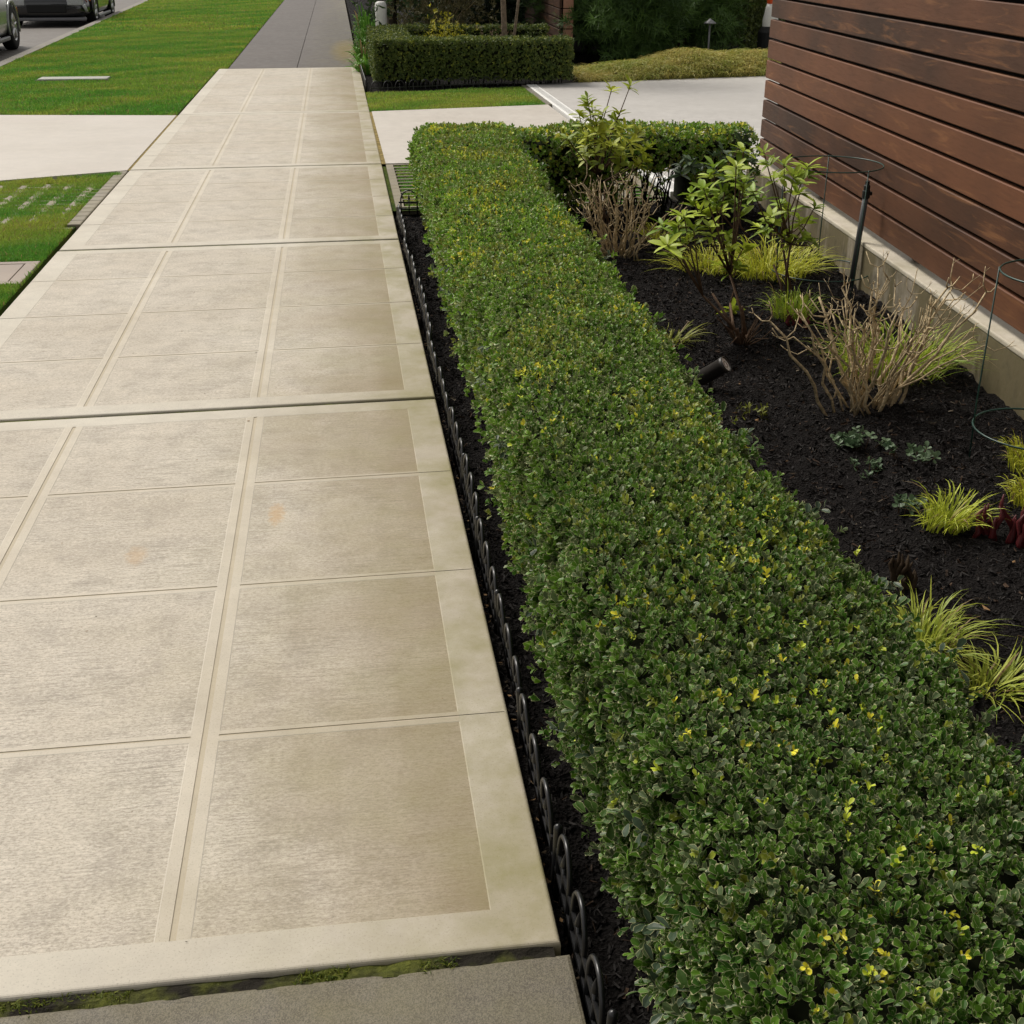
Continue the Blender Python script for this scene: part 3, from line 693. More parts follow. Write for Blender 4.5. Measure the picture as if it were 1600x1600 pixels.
branch_chunk(0, 1, 2600, .021, 0, .72)
branch_chunk(0, 1, 700, .023, .72, 1)
n = 900                                    # far end face of the long arm
P = np.stack([rng.uniform(hx0(HY1), hx1(HY1), n), np.full(n, HY1)+rng.normal(0, .015, n), rng.uniform(.08, .53, n)], 1)
c, g = greens(P, np.zeros(n, bool), n); parts.append(shoots(P, unit(np.array([[0, 1, .2]])+rng.normal(0, .4, (n, 3))), 5, .021*np.ones(n), .013*np.ones(n), c, rows=R3))
# loose unclipped sprigs along both flanks, bigger leaves
sp = MB()
for k in range(150):
    y = 1.0+6.6*rng.uniform()**1.5; left = rng.uniform() < .45
    x = hx0(y) if left else hx1(y); z0 = rng.uniform(.18, .44) if left else rng.uniform(.38, .5)
    d = unit(np.array([-1. if left else 1., rng.normal(0, .5), rng.uniform(-.1, .6)])); ln = rng.uniform(.025, .06) if left else rng.uniform(.03, .06)
    b = np.array([x, y, z0])-d*.03; tip = b+d*(ln+.03); sp.tube([b, (b+tip)/2+[0, 0, .006], tip], [.0014, .0012, .0008], 4)
    m_ = 7; tt = np.linspace(.35, 1, m_)[:, None]; Pp = b+(tip-b)*tt
    ax = np.repeat(d[None], m_, 0); rnd = unit(np.cross(ax, rng.normal(size=(m_, 3)))); Dd = unit(ax*.6+rnd+[0, 0, .2]); Nn = np.tile([0, 0, 1.], (m_, 1))+rng.normal(0, .3, (m_, 3))
    cc = np.tile([[.05, .078, .045]] if rng.uniform() < .5 else [[.05, .10, .02]], (m_, 1))*rng.uniform(.8, 1.3, (m_, 1)); Lq = rng.uniform(.018, .029, m_)
    parts.append(leaves(Pp, Dd, Nn, Lq, Lq*.55, cc, rows=R4))
hroot = empty('clipped_hedge', (.65, 4, 0), 'low dark green clipped hedge running along the sidewalk and turning right at the driveway', 'hedge')
V, Fc, C, E = merge(parts)
V = V-np.array([.65, 4, 0])
mesh_np('foliage', V, Fc, M_leaf, hroot, col=C, edge=E, smooth=False)
for k in range(len(sp.v)): sp.v[k] = (sp.v[k][0]-.65, sp.v[k][1]-4, sp.v[k][2])
st = MB()
for k in range(420):                       # trunks and inner branches
    if k < 300: y = rng.uniform(.4, HY1-.1); x = rng.uniform(hx0(y)+.1, hx1(y)-.1)
    else: t_ = rng.uniform(.1, 1.95); q = BA+bd*t_+bn*rng.uniform(.12, BW-.12); x, y = q
    b = np.array([x-.65, y-4, -.06]); p = [b]
    for j in range(4): b = b+np.array([rng.normal(0, .035), rng.normal(0, .04), .12]); p.append(b)
    st.tube(p, [.006, .005, .004, .003, .002], 4)
st.add(sp.v, sp.f); st.build('stems', M_hstem_core, hroot)
# dark core added inside the leaf shell to block light
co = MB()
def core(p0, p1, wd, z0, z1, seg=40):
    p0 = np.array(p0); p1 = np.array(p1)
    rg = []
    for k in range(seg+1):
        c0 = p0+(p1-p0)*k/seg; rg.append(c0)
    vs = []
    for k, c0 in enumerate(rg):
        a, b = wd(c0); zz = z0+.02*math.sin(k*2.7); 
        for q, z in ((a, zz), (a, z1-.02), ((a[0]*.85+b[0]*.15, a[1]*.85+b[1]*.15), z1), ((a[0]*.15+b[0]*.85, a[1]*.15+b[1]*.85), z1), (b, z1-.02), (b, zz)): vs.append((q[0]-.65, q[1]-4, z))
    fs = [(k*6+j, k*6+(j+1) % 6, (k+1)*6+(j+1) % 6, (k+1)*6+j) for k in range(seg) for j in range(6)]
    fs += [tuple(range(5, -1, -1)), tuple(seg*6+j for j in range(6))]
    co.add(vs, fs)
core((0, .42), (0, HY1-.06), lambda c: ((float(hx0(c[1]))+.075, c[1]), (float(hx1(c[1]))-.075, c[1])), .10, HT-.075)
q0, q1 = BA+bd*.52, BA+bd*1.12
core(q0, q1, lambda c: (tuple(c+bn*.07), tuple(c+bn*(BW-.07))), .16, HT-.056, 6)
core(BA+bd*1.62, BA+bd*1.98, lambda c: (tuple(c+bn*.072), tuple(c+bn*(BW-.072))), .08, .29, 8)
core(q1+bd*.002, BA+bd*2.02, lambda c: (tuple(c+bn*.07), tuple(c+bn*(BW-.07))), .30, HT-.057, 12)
co.build('light_block_core', M_hstem_core, hroot)

# ------------------------------------------------------------------ arched edging
def edging(label, group):
    o = empty('edging_panel', (0, 0, 0), label, 'garden edging', group)
    for k in range(3):
        cx = .072+k*.148; r = .054; mb = MB()
        pts = [(cx-r, 0, -.07), (cx-r, 0, .06)]+[(cx-r*math.cos(a), 0, .06+.062*math.sin(a)) for a in np.linspace(.25, math.pi-.25, 9)]+[(cx+r, 0, .06), (cx+r, 0, -.07)]
        mb.tube(pts, .0052, 7); mb.build('arch', M_plast, o, smooth=True)
        mb = MB(); mb.tube([(cx, 0, -.03), (cx, 0, .062)], .0042, 6); mb.lathe([(.0042, .062), (.0085, .068), (.0065, .078), (.0005, .096)], 8, c=(cx, 0, 0)); mb.build('picket', M_plast, o, smooth=True)
    for z in (.0, .045):
        mb = MB(); mb.box((.004, -.0035, z-.005), (.440, .0035, z+.005)); mb.build('rail', M_plast, o)
    mb = MB(); mb.lathe([(.007, -.09), (.0085, .085), (.0085, .094), (.005, .099), (.0, .1)], 10, c=(.446, 0, 0)); mb.build('connector', M_plast, o, smooth=True)
    return o
EG = 'arched edging panels along the sidewalk'
ed0 = edging('black arched plastic edging panel between the pale sidewalk and the clipped hedge', EG)
first = True
def place(x, y, z, rz, label=None, group=None, tilt=0, proto=ed0):
    global first
    o = proto if first else copy_tree(proto); first = False
    o.location = (x, y, z); o.rotation_euler = (tilt, 0, rz)
    if label: o['label'] = label
    if group: o['group'] = group
    return o
y = .42; k = 0
while y < 7.7:
    place(.333-.0025*y+.004*math.sin(k*1.9), y, -.014+.006*math.sin(k*2.3), R_(90+1.2*math.sin(k*3.1)), tilt=R_(4*math.sin(k*1.3))); y += .455; k += 1
for k in range(4): place(.33+k*.455, 8.06-k*.02, -.008, R_(-1.5), 'black arched plastic edging panel across the end of the mulch bed by the grid pavers', 'edging panels across the end of the bed')
for k in range(5): place(.335+k*.452, 15.0+k*.118, -.02, R_(14.6), 'black arched plastic edging panel in front of the far hedge', 'edging panels in front of the far hedge')
for k in range(6): place(.29-.004*k, 15.15+k*.455, -.012, R_(90), 'black arched plastic edging panel beside the sidewalk left of the far hedge', 'edging panels left of the far hedge')

# ------------------------------------------------------------------ fence and low wall
def board_fence(name, label, fx, y0, y1, z0, nb, pitch, th=.035, gapw=.015, wobble=True):
    r = empty(name, (fx(y0), y0, 0), label, 'fence'); o0 = np.array([fx(y0), y0, 0])
    V, Fc, C = [], [], []
    for k in range(nb):
        za, zb_ = z0+k*pitch, z0+(k+1)*pitch-gapw
        e = .004; sec = [(0, za+e), (0, zb_-e), (e, zb_), (th-e, zb_), (th, zb_-e), (th, za+e), (th-e, za), (e, za)]
        ya, yb = y0+.01*random.random(), y1-.02*random.random()
        brk = [ya, yb] if k % 3 else [ya, y0+(y1-y0)*(.35 if k % 2 else .62), yb]
        brk = [ya, yb]
        for a, b in zip(brk[:-1], brk[1:]):
            n0 = len(V); cc = (random.random(), random.random(), random.random())
            for yy in (a, b-.003):
                for dx, z in sec: V.append((fx(yy)+dx-o0[0], yy-o0[1], z)); C.append(cc)
            for j in range(8): Fc.append([n0+j, n0+8+j, n0+8+(j+1) % 8, n0+(j+1) % 8])
    Fq = np.array(Fc)
    caps = []
    for b0 in range(0, len(V), 16): caps += [[b0+j for j in range(8)], [b0+8+j for j in reversed(range(8))]]
    mesh_np('slat_panel', np.array(V), [Fq, np.array(caps)], M_wood, r, col=np.array(C))
    return r, o0
fr, fo = board_fence('timber_fence', 'tall reddish brown horizontal board fence standing over the low concrete wall', fencex, .2, 8.34, .2506, 14, .128)
mb = MB(); ztop = .2506+14*.128-.02
def seg(mb, ya, yb, x0, x1, z0, z1, off, fx):
    mb.add([(fx(y)+x-off[0], y-off[1], z) for z in (z0, z1) for y, x in ((ya, x0), (yb, x0), (yb, x1), (ya, x1))],
           [(3, 2, 1, 0), (4, 5, 6, 7), (0, 1, 5, 4), (1, 2, 6, 5), (2, 3, 7, 6), (3, 0, 4, 7)])
seg(mb, .25, 8.10, .0385, .052, .262, ztop, fo, fencex); mb.build('backing', M_blackm, fr)
for y in np.arange(.6, 8.2, 1.58):
    mb = MB(); seg(mb, y, y+.09, .0535, .14, .217, ztop, fo, fencex); mb.build('post', M_wood, fr)
wr = empty('low_concrete_wall', (wallx(.2), .2, 0), 'low mossy concrete wall under the timber fence', 'wall')
mb = MB(); seg(mb, .2, 8.3, 0, .30, -.3, .190, (wallx(.2), .2), wallx); mb.build('wall_body', M_wall, wr)
mb = MB()
off = (wallx(.2), .2)
seg(mb, .199, 8.302, -.003, .303, .1905, .214, off, wallx); mb.build('wall_top', M_cap, wr, bevel=.006)

# ------------------------------------------------------------------ plants of the bed
def ribbons(root, azim, reach, height, width, cols, droop, nseg=5):
    n = len(root); d = np.stack([np.cos(azim), np.sin(azim), 0*azim], 1); s = np.stack([-np.sin(azim), np.cos(azim), 0*azim], 1)
    s = unit(s+rng.normal(0, .35, (n, 3)))
    V = []
    for k in range(nseg+1):
        t_ = k/nseg; w = width*(1-t_**2.2)*(.55+.9*t_*(1-t_)*1.8)
        c = root+d*(reach*t_**1.25)[:, None]; c[:, 2] += height*(1.7*t_-t_**2*(.7+droop))
        V += [c-s*(w/2)[:, None], c+s*(w/2)[:, None]]
    V = np.stack(V, 1).reshape(-1, 3); b = np.arange(n)[:, None]*(2*nseg+2)
    Fc = np.concatenate([b+np.array([[2*k, 2*k+1, 2*k+3, 2*k+2]]) for k in range(nseg)])
    return V, Fc, np.repeat(cols, 2*nseg+2, 0)
YG = ((.60, .58, .055), (.38, .44, .04)); GG = ((.42, .50, .05), (.20, .32, .03))
def clump(label, x, y, n, ln, ht, r=.04, lean=(0, 0), pal=YG, w=.0055, droop=.5, name='grass_clump', cat='grass clump', group=None, z=None):
    o = empty(name, (x, y, zb(x, y) if z is None else z), label, cat, group)
    a = rng.uniform(0, 6.28, n); rr = r*np.sqrt(rng.uniform(0, 1, n)); root = np.stack([rr*np.cos(a)*1.3, rr*np.sin(a), np.full(n, -.01)], 1)
    az = a+rng.normal(0, .5, n); f = rng.uniform(.35, 1.15, n)
    k = rng.uniform(0, 1, (n, 1)); c = k*np.array(pal[0])+(1-k)*np.array(pal[1]); old = rng.uniform(size=n) < .08; c[old] = (.30, .21, .10)
    V, Fc, C = ribbons(root, az, ln*f*rng.uniform(.4, 1.1, n), ht*rng.uniform(.45, 1.15, n), w*rng.uniform(.7, 1.3, n), c, droop*rng.uniform(.3, 1.3, n))
    V[:, 0] += lean[0]*np.clip(V[:, 2], 0, 1); V[:, 1] += lean[1]*np.clip(V[:, 2], 0, 1)
    V[:, 2] = np.maximum(V[:, 2], -.012)
    mesh_np('blades', V, Fc, M_blade, o, col=C)
    return o
clump('small golden grass tuft arching out beside the hedge near the black spotlight', 1.40, 5.03, 90, .19, .11, .04, (.6, 0), ((.36, .36, .06), (.20, .24, .035)), w=.006)
clump('large golden grass clump under the leafy shrub, inside the far wire hoop', 2.20, 6.05, 480, .30, .20, .17, pal=YG)
clump('bright golden grass clump left of the far wire hoop under the shrub leaves', 1.93, 6.25, 300, .26, .17, .12, pal=YG)
clump('greener upright grass clump with red shoots at its foot, left of the nearer bare shrub', 2.05, 5.28, 200, .14, .19, .07, pal=GG)
clump('broad green grass clump growing behind the nearer bare twig shrub by the wall', 2.16, 4.42, 560, .27, .24, .16, (.2, -.1), pal=((.46, .52, .05), (.20, .32, .03)))
clump('yellow grass clump at the wall foot just behind the nearer green hoop', 2.23, 3.42, 220, .09, .14, .07, pal=YG)
clump('dense yellow grass tuft at the right edge below the nearer green hoop', 2.10, 3.16, 260, .08, .12, .07, pal=YG)
clump('spiky yellow green grass clump beside the dark red shoots', 1.73, 3.05, 200, .13, .13, .05, (.45, .0), ((.56, .60, .06), (.34, .42, .04)))
clump('largest foreground grass clump, yellow green, sprawling beside the hedge', 1.36, 2.42, 330, .19, .155, .07, (-.1, .1), ((.50, .53, .08), (.27, .35, .045)))
clump('low yellow green grass clump leaning right, nearest to the camera', 1.48, 2.27, 190, .17, .09, .05, (.5, -.1), ((.50, .53, .08), (.27, .35, .045)))
clump('pale grass tuft below the far bare shrub near the hedge corner', 1.82, 6.95, 120, .18, .14, .07, pal=YG)

# bare twig shrubs
def twig_shrub(label, x, y, n, spread, ht, rad, sway=(0, 0), seed=0):
    rn = random.Random(seed); z0 = zb(x, y); o = empty('bare_shrub', (x, y, z0), label, 'shrub')
    mb = MB(); tw = mb
    for k in range(n):
        a = rn.uniform(0, 6.283); q = rn.uniform(.05, 1.)**1.1*spread*(.62 if math.cos(a) < -.3 and sway[0] > .2 and k % 6 else 1)
        out = Vector((math.cos(a)*1.15+sway[0]*.6, math.sin(a)*.8+sway[1]*.6, 0))*q
        h = ht*rn.uniform(.62, 1.05)*(1-.45*(q/spread)**2)
        b = Vector((rn.gauss(0, .04)+math.cos(a)*.06, rn.gauss(0, .04), -.02)); pts = [b]; ns = 6
        for j in range(1, ns+1):
            t_ = j/ns
            pts.append(b+out*(t_**1.15)+Vector((rn.gauss(0, .012), rn.gauss(0, .012), h*t_)))
        rr = rad*rn.uniform(.75, 1.25)
        rr *= 1 if k % 3 else .62
        mb.tube(pts, [rr*(1.25-.62*i/ns)*(1.18 if i in (2, 4) else 1) for i in range(ns+1)], 6)
        for j in range(2, ns+1):                       # opposite spurs at the nodes
            if rn.random() < (.35 if j < 4 else .8):
                p = pts[j]; ax = (pts[j]-pts[j-1]).normalized(); s_ = ax.cross(Vector((rn.uniform(-1, 1), rn.uniform(-1, 1), .2))).normalized()
                for sg in (-1, 1):
                    if rn.random() < .2: continue
                    L = rn.uniform(.02, .075)*(1.1 if j > 4 else .9)
                    m1 = p+s_*sg*L*.55+ax*L*.25; m2 = p+s_*sg*L*.9+ax*L*.75+Vector((0, 0, L*.25))
                    tw.tube([p, m1, m2], [rr*.55, rr*.45, rr*.34], 5)
                    if rn.random() < .6:
                        s2 = s_.cross(ax)
                        for s3 in (-1, 1): tw.tube([m2, m2+(s2*s3*.6+ax).normalized()*L*.4], [rr*.34, rr*.25], 4)
    mb.build('stems', M_twig, o, smooth=True)
twig_shrub('large bare twig shrub with forked pale branches, nearer one before the concrete wall', 1.91, 4.06, 42, .45, .54, .0050, (.42, .02), 5)
twig_shrub('smaller bare pale twig shrub below the far leafy shrub', 1.50, 6.62, 34, .36, .50, .0046, (-.02, 0), 9)

# leafy shrubs: whorls of long leaves at the ends of forked stems
RE = ((0, .18), (.25, .72), (.55, 1.), (.82, .68), (1., .08))
def leafy_shrub(label, base, tips, L, W, pal, stem_r, droop=(55, 100), k=8, mat=M_leaf2, seed=1):
    rn = random.Random(seed); bx, by = base; z0 = zb(bx, by); o = empty('leafy_shrub', (bx, by, z0), label, 'shrub')
    off = np.array([bx, by, z0]); tips = [np.array(t_)-off for t_ in tips]
    mb = MB(); B, A = [], []
    nm = max(2, len(tips)//5); mains = []
    cents = [tips[rn.randrange(len(tips))] for _ in range(nm)]
    for c in cents:
        h = c*.52+np.array([rn.gauss(0, .02), rn.gauss(0, .02), 0]); h[2] = max(h[2]*.9, .08)
        b0 = np.array([rn.gauss(0, .03), rn.gauss(0, .03), -.03])
        mid = b0*.5+h*.5+np.array([rn.gauss(0, .02), rn.gauss(0, .02), .0])
        mb.tube([b0, mid, h], [stem_r*1.3, stem_r*1.1, stem_r*.85], 6); mains.append(h)
    for t_ in tips:
        h = min(mains, key=lambda q: np.linalg.norm(q-t_)+.6*max(0, q[2]-t_[2]))
        m1 = h*.45+t_*.55+np.array([rn.gauss(0, .015), rn.gauss(0, .015), -.02]); ax = unit(t_-m1)
        mb.tube([h, m1, t_, t_+ax*.012], [stem_r*.75, stem_r*.6, stem_r*.45, stem_r*.3], 5)
        B.append(t_); A.append(unit(ax+np.array([0, 0, .9])+rng.normal(0, .2, 3)))
        for q_ in range(rn.choice((0, 1, 1, 1))): B.append(t_-ax*(.04+.03*q_)+rng.normal(0, .014, 3)); A.append(unit(ax+rng.normal(0, .4, 3)+[0, 0, .5]))
    B, A = np.array(B), np.array(A); n = len(B); kk = rng.uniform(0, 1, (n, 1)); c = kk*np.array(pal[0])+(1-kk)*np.array(pal[1])
    V, Fc, C, E = shoots(B, A, k, L*rng.uniform(.8, 1.2, n), W*rng.uniform(.85, 1.15, n), c, spread=droop, stem=.02, rows=RE, fold=.3, curl=.16)
    mesh_np('leaves', V, Fc, mat, o, col=C, edge=E, smooth=True); mb.build('stem', M_stem, o, smooth=True)
    return o
rpal = ((.48, .52, .05), (.22, .31, .035))
tA = [(984,136),(955,142),(918,155),(925,168),(942,178),(910,199),(887,218),(880,210),(918,215),(947,210),(957,228),(984,223),(1010,231),(1005,252),(970,245),(994,257),(897,231),(968,178),(932,196),(930,240),(1000,205),(905,178),(975,200),(962,190),(940,225),(915,240)]
leafy_shrub('far leafy shrub with yellow green leaves rising above the hedge corner', (1.56, 7.12), [on_y(px, py, 7.1+rng.uniform(-.22, .22)) for px, py in tA], .078, .027, rpal, .006)
tB = [(1162,237),(1150,262),(1115,262),(1100,297),(1119,312),(1081,303),(1037,356),(1053,375),(1069,340),(1084,362),(1109,356),(1044,384),(1137,369),(1140,394),(1162,387),(1162,287),(1137,281),(1150,419),(1130,415),(1128,330),(1150,320),(1095,330),(1060,352),(1144,484),(1153,537)]
leafy_shrub('open leafy shrub with light green leaf whorls in the middle of the bed', (1.72, 4.98), [on_y(px, py, 5.15+rng.uniform(-.22, .25)) for px, py in tB], .078, .027, ((.44, .52, .05), (.19, .31, .03)), .006, seed=3)
tC = [(1194,240),(1225,259),(1262,262),(1240,275),(1187,356),(1219,319),(1234,331),(1272,325),(1266,375),(1178,303),(1209,281),(1250,300),(1205,340),(1260,345),(1225,370)]
leafy_shrub('slender leafy shrub with light green whorls in front of the timber fence', (2.14, 5.60), [on_y(px, py, 5.65+rng.uniform(-.2, .2)) for px, py in tC], .078, .028, ((.42, .50, .05), (.18, .30, .035)), .006, seed=4)
tD = [(1165,210),(1078,252),(1115,244),(1096,265),(1128,236),(1062,257),(1140,250),(1155,232),(1120,275),(1150,280),(1175,255),(1170,290)]
leafy_shrub('dark grey green leafy shrub against the far end of the low wall', (2.40, 7.05), [on_y(px, py, 7.0+rng.uniform(-.2, .2)) for px, py in tD], .075, .027, ((.075, .115, .06), (.035, .07, .03)), .005, seed=6)

# small plants
def low_plant(name, label, x, y, n, r, L, W, pal, h=.05, cat='plant', k=6, stem=True):
    o = empty(name, (x, y, zb(x, y)), label, cat)
    a = rng.uniform(0, 6.28, n); rr = r*np.sqrt(rng.uniform(0, 1, n)); B = np.stack([rr*np.cos(a), rr*np.sin(a)*.8, rng.uniform(.012, h, n)], 1)
    A = unit(np.array([[0, 0, 1.]])+rng.normal(0, .4, (n, 3))); kk = rng.uniform(0, 1, (n, 1)); c = kk*np.array(pal[0])+(1-kk)*np.array(pal[1])
    V, Fc, C, E = shoots(B, A, k, np.full(n, L), np.full(n, W), c, spread=(40, 95), stem=.02, rows=R4, fold=.2)
    mesh_np('leaves', V, Fc, M_leaf3, o, col=C)
    mb = MB()
    for q in B: mb.tube([(q[0]*.6, q[1]*.6, -.02), q*[.85, .85, .6], q], [.0016, .0014, .001], 4)
    mb.build('stem', M_stem, o)
    return o
sed = ((.13, .19, .10), (.07, .12, .06))
low_plant('creeping_plant', 'low grey green creeping plant on the mulch, densest patch below the bare shrub', 1.73, 3.70, 26, .085, .024, .018, sed)
low_plant('creeping_plant', 'sparse grey green creeping plant right of the densest creeping patch', 1.86, 3.55, 15, .10, .022, .017, sed, .04)
low_plant('creeping_plant', 'thin straggling grey green creeping plant nearer than the densest patch', 1.68, 3.48, 10, .10, .020, .015, sed, .035)
low_plant('creeping_plant', 'small grey green leafy plant touching the spiky grass clump', 1.665, 3.18, 9, .045, .026, .019, sed, .05)
low_plant('seedling', 'tiny yellow green sprig lying on the mulch beside the hedge', 1.47, 4.07, 12, .06, .022, .008, ((.26, .28, .03), (.14, .16, .02)), .04, 'seedling')
low_plant('perennial', 'low pale green leafy plant under the hedge corner by the edging', 1.32, 7.55, 14, .12, .06, .03, ((.24, .28, .05), (.12, .18, .03)), .08)
M_red = plain('red_shoot', (.085, .010, .012), .5, .4, var=.4); M_brown = plain('dead_stalk', (.045, .030, .017), .85, .2, var=.5)
def stalks(name, label, x, y, n, r, h, rad, mat, cat='shoots'):
    o = empty(name, (x, y, zb(x, y)), label, cat); mb = MB()
    for k in range(n):
        a = random.uniform(0, 6.28); q = r*math.sqrt(random.random()); b = np.array([q*math.cos(a), q*math.sin(a), -.02]); hh = h*random.uniform(.5, 1.1)
        d = np.array([random.gauss(0, .12), random.gauss(0, .12), 1.])*hh; s_ = np.array([random.gauss(0, .006), random.gauss(0, .006), 0])
        mb.tube([b, b+d*.35+s_, b+d*.75-s_, b+d], [rad, rad*1.25, rad*.95, rad*.25], 6)
    mb.build('stalks', mat, o, smooth=True); return o
stalks('red_shoots', 'dark red shoots sprouting just right of the spiky grass clump', 1.83, 2.99, 11, .045, .12, .0075, M_red)
stalks('red_shoots', 'dark red shoots at the right edge of the photo', 1.915, 2.93, 14, .05, .15, .0085, M_red)
stalks('red_shoots', 'dark red shoots at the foot of the greener grass clump', 2.06, 5.17, 9, .07, .08, .006, M_red)
stalks('dead_stump', 'dark brown dead plant stump behind the largest grass clump', 1.47, 2.74, 16, .035, .11, .007, M_brown, 'stump')
o = empty('woody_base', (1.70, 4.93, zb(1.7, 4.93)), 'tangle of thin bare twigs at the foot of the open leafy shrub', 'twigs'); mb = MB()
for k in range(26):
    a = random.uniform(0, 6.28); q = random.uniform(.04, .16); mb.tube([(0, 0, -.02), (q*.5*math.cos(a), q*.5*math.sin(a), random.uniform(.02, .08)), (q*math.cos(a), q*math.sin(a), random.uniform(.03, .17))], [.004, .003, .0018], 5)
mb.build('twigs', M_stem, o)

# spotlight
sx, sy_ = 1.40, 4.40; o = empty('spotlight', (sx, sy_, zb(sx, sy_)), 'small black cylindrical garden spotlight on the mulch facing right', 'spotlight')
ax = Vector((.68, -.42, .60)).normalized(); qr = ax.to_track_quat('Z', 'Y').to_matrix().to_4x4()
def lathe_on(prof, mat, name, par, loc, n=24, smooth=True):
    mb = MB(); mb.lathe(prof, n); ob = mb.build(name, mat, par, smooth=smooth); ob.matrix_local = Matrix.Translation(loc) @ qr; return ob
hz = Vector((0, 0, .075))
lathe_on([(0, -.065), (.026, -.063), (.031, -.055), (.032, .05), (.034, .052), (.034, .070), (.0308, .0705), (.0300, .066)], M_lampm, 'housing', o, hz)
le = lathe_on([(0, .0655), (.012, .0662), (.0295, .0655)], M_lens, 'lens', o, hz)
lathe_on([(.010, .0668), (.013, .068), (.016, .0668)], M_chrome, 'reflector', le, (0, 0, 0)).matrix_local = Matrix.Identity(4)
mb = MB(); mb.tube([(0, 0, -.1), (0, 0, .03), (0, 0, .052)], [.008, .008, .011], 8); mb.build('stake', M_lampm, o, smooth=True)
# sprinkler riser by the wall
o = empty('riser_pipe', (2.565, 5.83, zb(2.5, 5.8)), 'dark grey upright pipe with a black cap standing against the low wall', 'pipe')
mb = MB(); mb.tube([(0, 0, -.05), (.012, 0, .25), (.022, 0, .47)], .0145, 12); mb.build('pipe', M_pipe, o, smooth=True)
mb = MB(); mb.lathe([(.0150, .43), (.0195, .432), (.0195, .468), (.016, .470), (.016, .492), (.011, .498), (.011, .515), (0, .517)], 14, c=(.021, 0, 0)); mb.box((.036, -.007, .445), (.05, .007, .462)); mb.build('cap', M_trim, o)
# wire hoops
def hoop(label, x, y, R, zs, legs, ztop):
    o = empty('wire_hoop', (x, y, 0), label, 'plant support')
    for z in zs:
        mb = MB(); mb.tube([(R*math.cos(a), R*math.sin(a), z) for a in np.linspace(0, 6.283, 41)[:-1]], .0032, 6, closed=True); mb.build('ring', M_wire, o, smooth=True)
    for a in legs:
        mb = MB(); mb.tube([(R*1.01*math.cos(a), R*1.01*math.sin(a), ztop), (R*.99*math.cos(a), R*.99*math.sin(a), .2), (R*.93*math.cos(a), R*.93*math.sin(a), -.1)], .003, 6); mb.build('leg', M_wire, o, smooth=True)
hoop('green wire plant hoop in front of the fence, farther one around the golden grass', 2.40, 5.86, .25, (.60, .07), (R_(72), R_(-68), R_(185)), .605)
hoop('green wire plant hoop at the right edge of the photo, nearer one', 2.235, 3.46, .20, (.655, .13), (R_(150), R_(30), R_(-75)), .66)

# ------------------------------------------------------------------ far garden
sheet('far_garden_soil', [(.31, 14.9), (2.4, 15.50), (2.9, 15.75), (14, 17.9), (14, 60), (.27, 60)], -.03, M_mulch)
def cloud(n, cx, cy, cz, rx, ry, rz, L, W, pal, shell=.6, zmin=.03, k=5, rows=R3, spread=(25, 80), up=.3, lump=.25, stem=.03, seed=0, pw=2.):
    d = unit(rng.normal(size=(n, 3))); d = d/np.power((np.abs(d)**pw).sum(1, keepdims=True), 1/pw); rad = (1-shell*rng.uniform(0, 1, n)**1.5); rad *= 1+lump*snoise(d*1.0, 1.0, seed=seed)+lump*.6*snoise(d, 2.3, seed=seed+1)
    P = d*rad[:, None]*[rx, ry, rz]+[cx, cy, cz]; keep = P[:, 2] > zmin; P, d = P[keep], d[keep]; n = len(P)
    q = np.clip(.5+.35*snoise(P, 1.5, seed=seed)+rng.normal(0, .25, n), 0, 1)[:, None]; c = q*np.array(pal[0])+(1-q)*np.array(pal[1])
    A = unit(d+[0, 0, up]+rng.normal(0, .45, (n, 3)))
    return shoots(P, A, k, L*rng.uniform(.7, 1.3, n), W*rng.uniform(.8, 1.2, n), c, spread=spread, stem=stem, rows=rows)
def bush(name, label, cat, x, y, rx, ry, h, n, L, W, pal, group=None, base=0., stems=7, sr=.014, trunk=False, mat=M_leaf3, bark=M_darkbark, **kw):
    o = empty(name, (x, y, -.03), label, cat, group); cz = base+(h-base)/2
    V, Fc, C, E = cloud(n, 0, 0, cz, rx, ry, (h-base)/2, L, W, pal, zmin=max(base*.5, .04), **kw); mesh_np('crown' if trunk else 'foliage', V, Fc, mat, o, col=C)
    mb = MB()
    if trunk: mb.tube([(0, 0, -.05), (.02, 0, h*.3), (-.02, .03, h*.7), (0, 0, h*.9)], [sr*1.3, sr, sr*.7, sr*.3], 8)
    for k in range(stems):
        a = 6.28*k/stems+random.random(); q = random.uniform(.3, .8); z0 = (h*random.uniform(.15, .55) if trunk else -.03)
        mb.tube([(0, 0, z0), (rx*q*.4*math.cos(a), ry*q*.4*math.sin(a), max(z0+.1*h, cz*.7)), (rx*q*math.cos(a), ry*q*math.sin(a), max(cz, z0+.2*h)*1.1)], [sr*.8, sr*.6, sr*.3], 5)
    mb.build('trunk' if trunk else 'stems', bark, o); return o
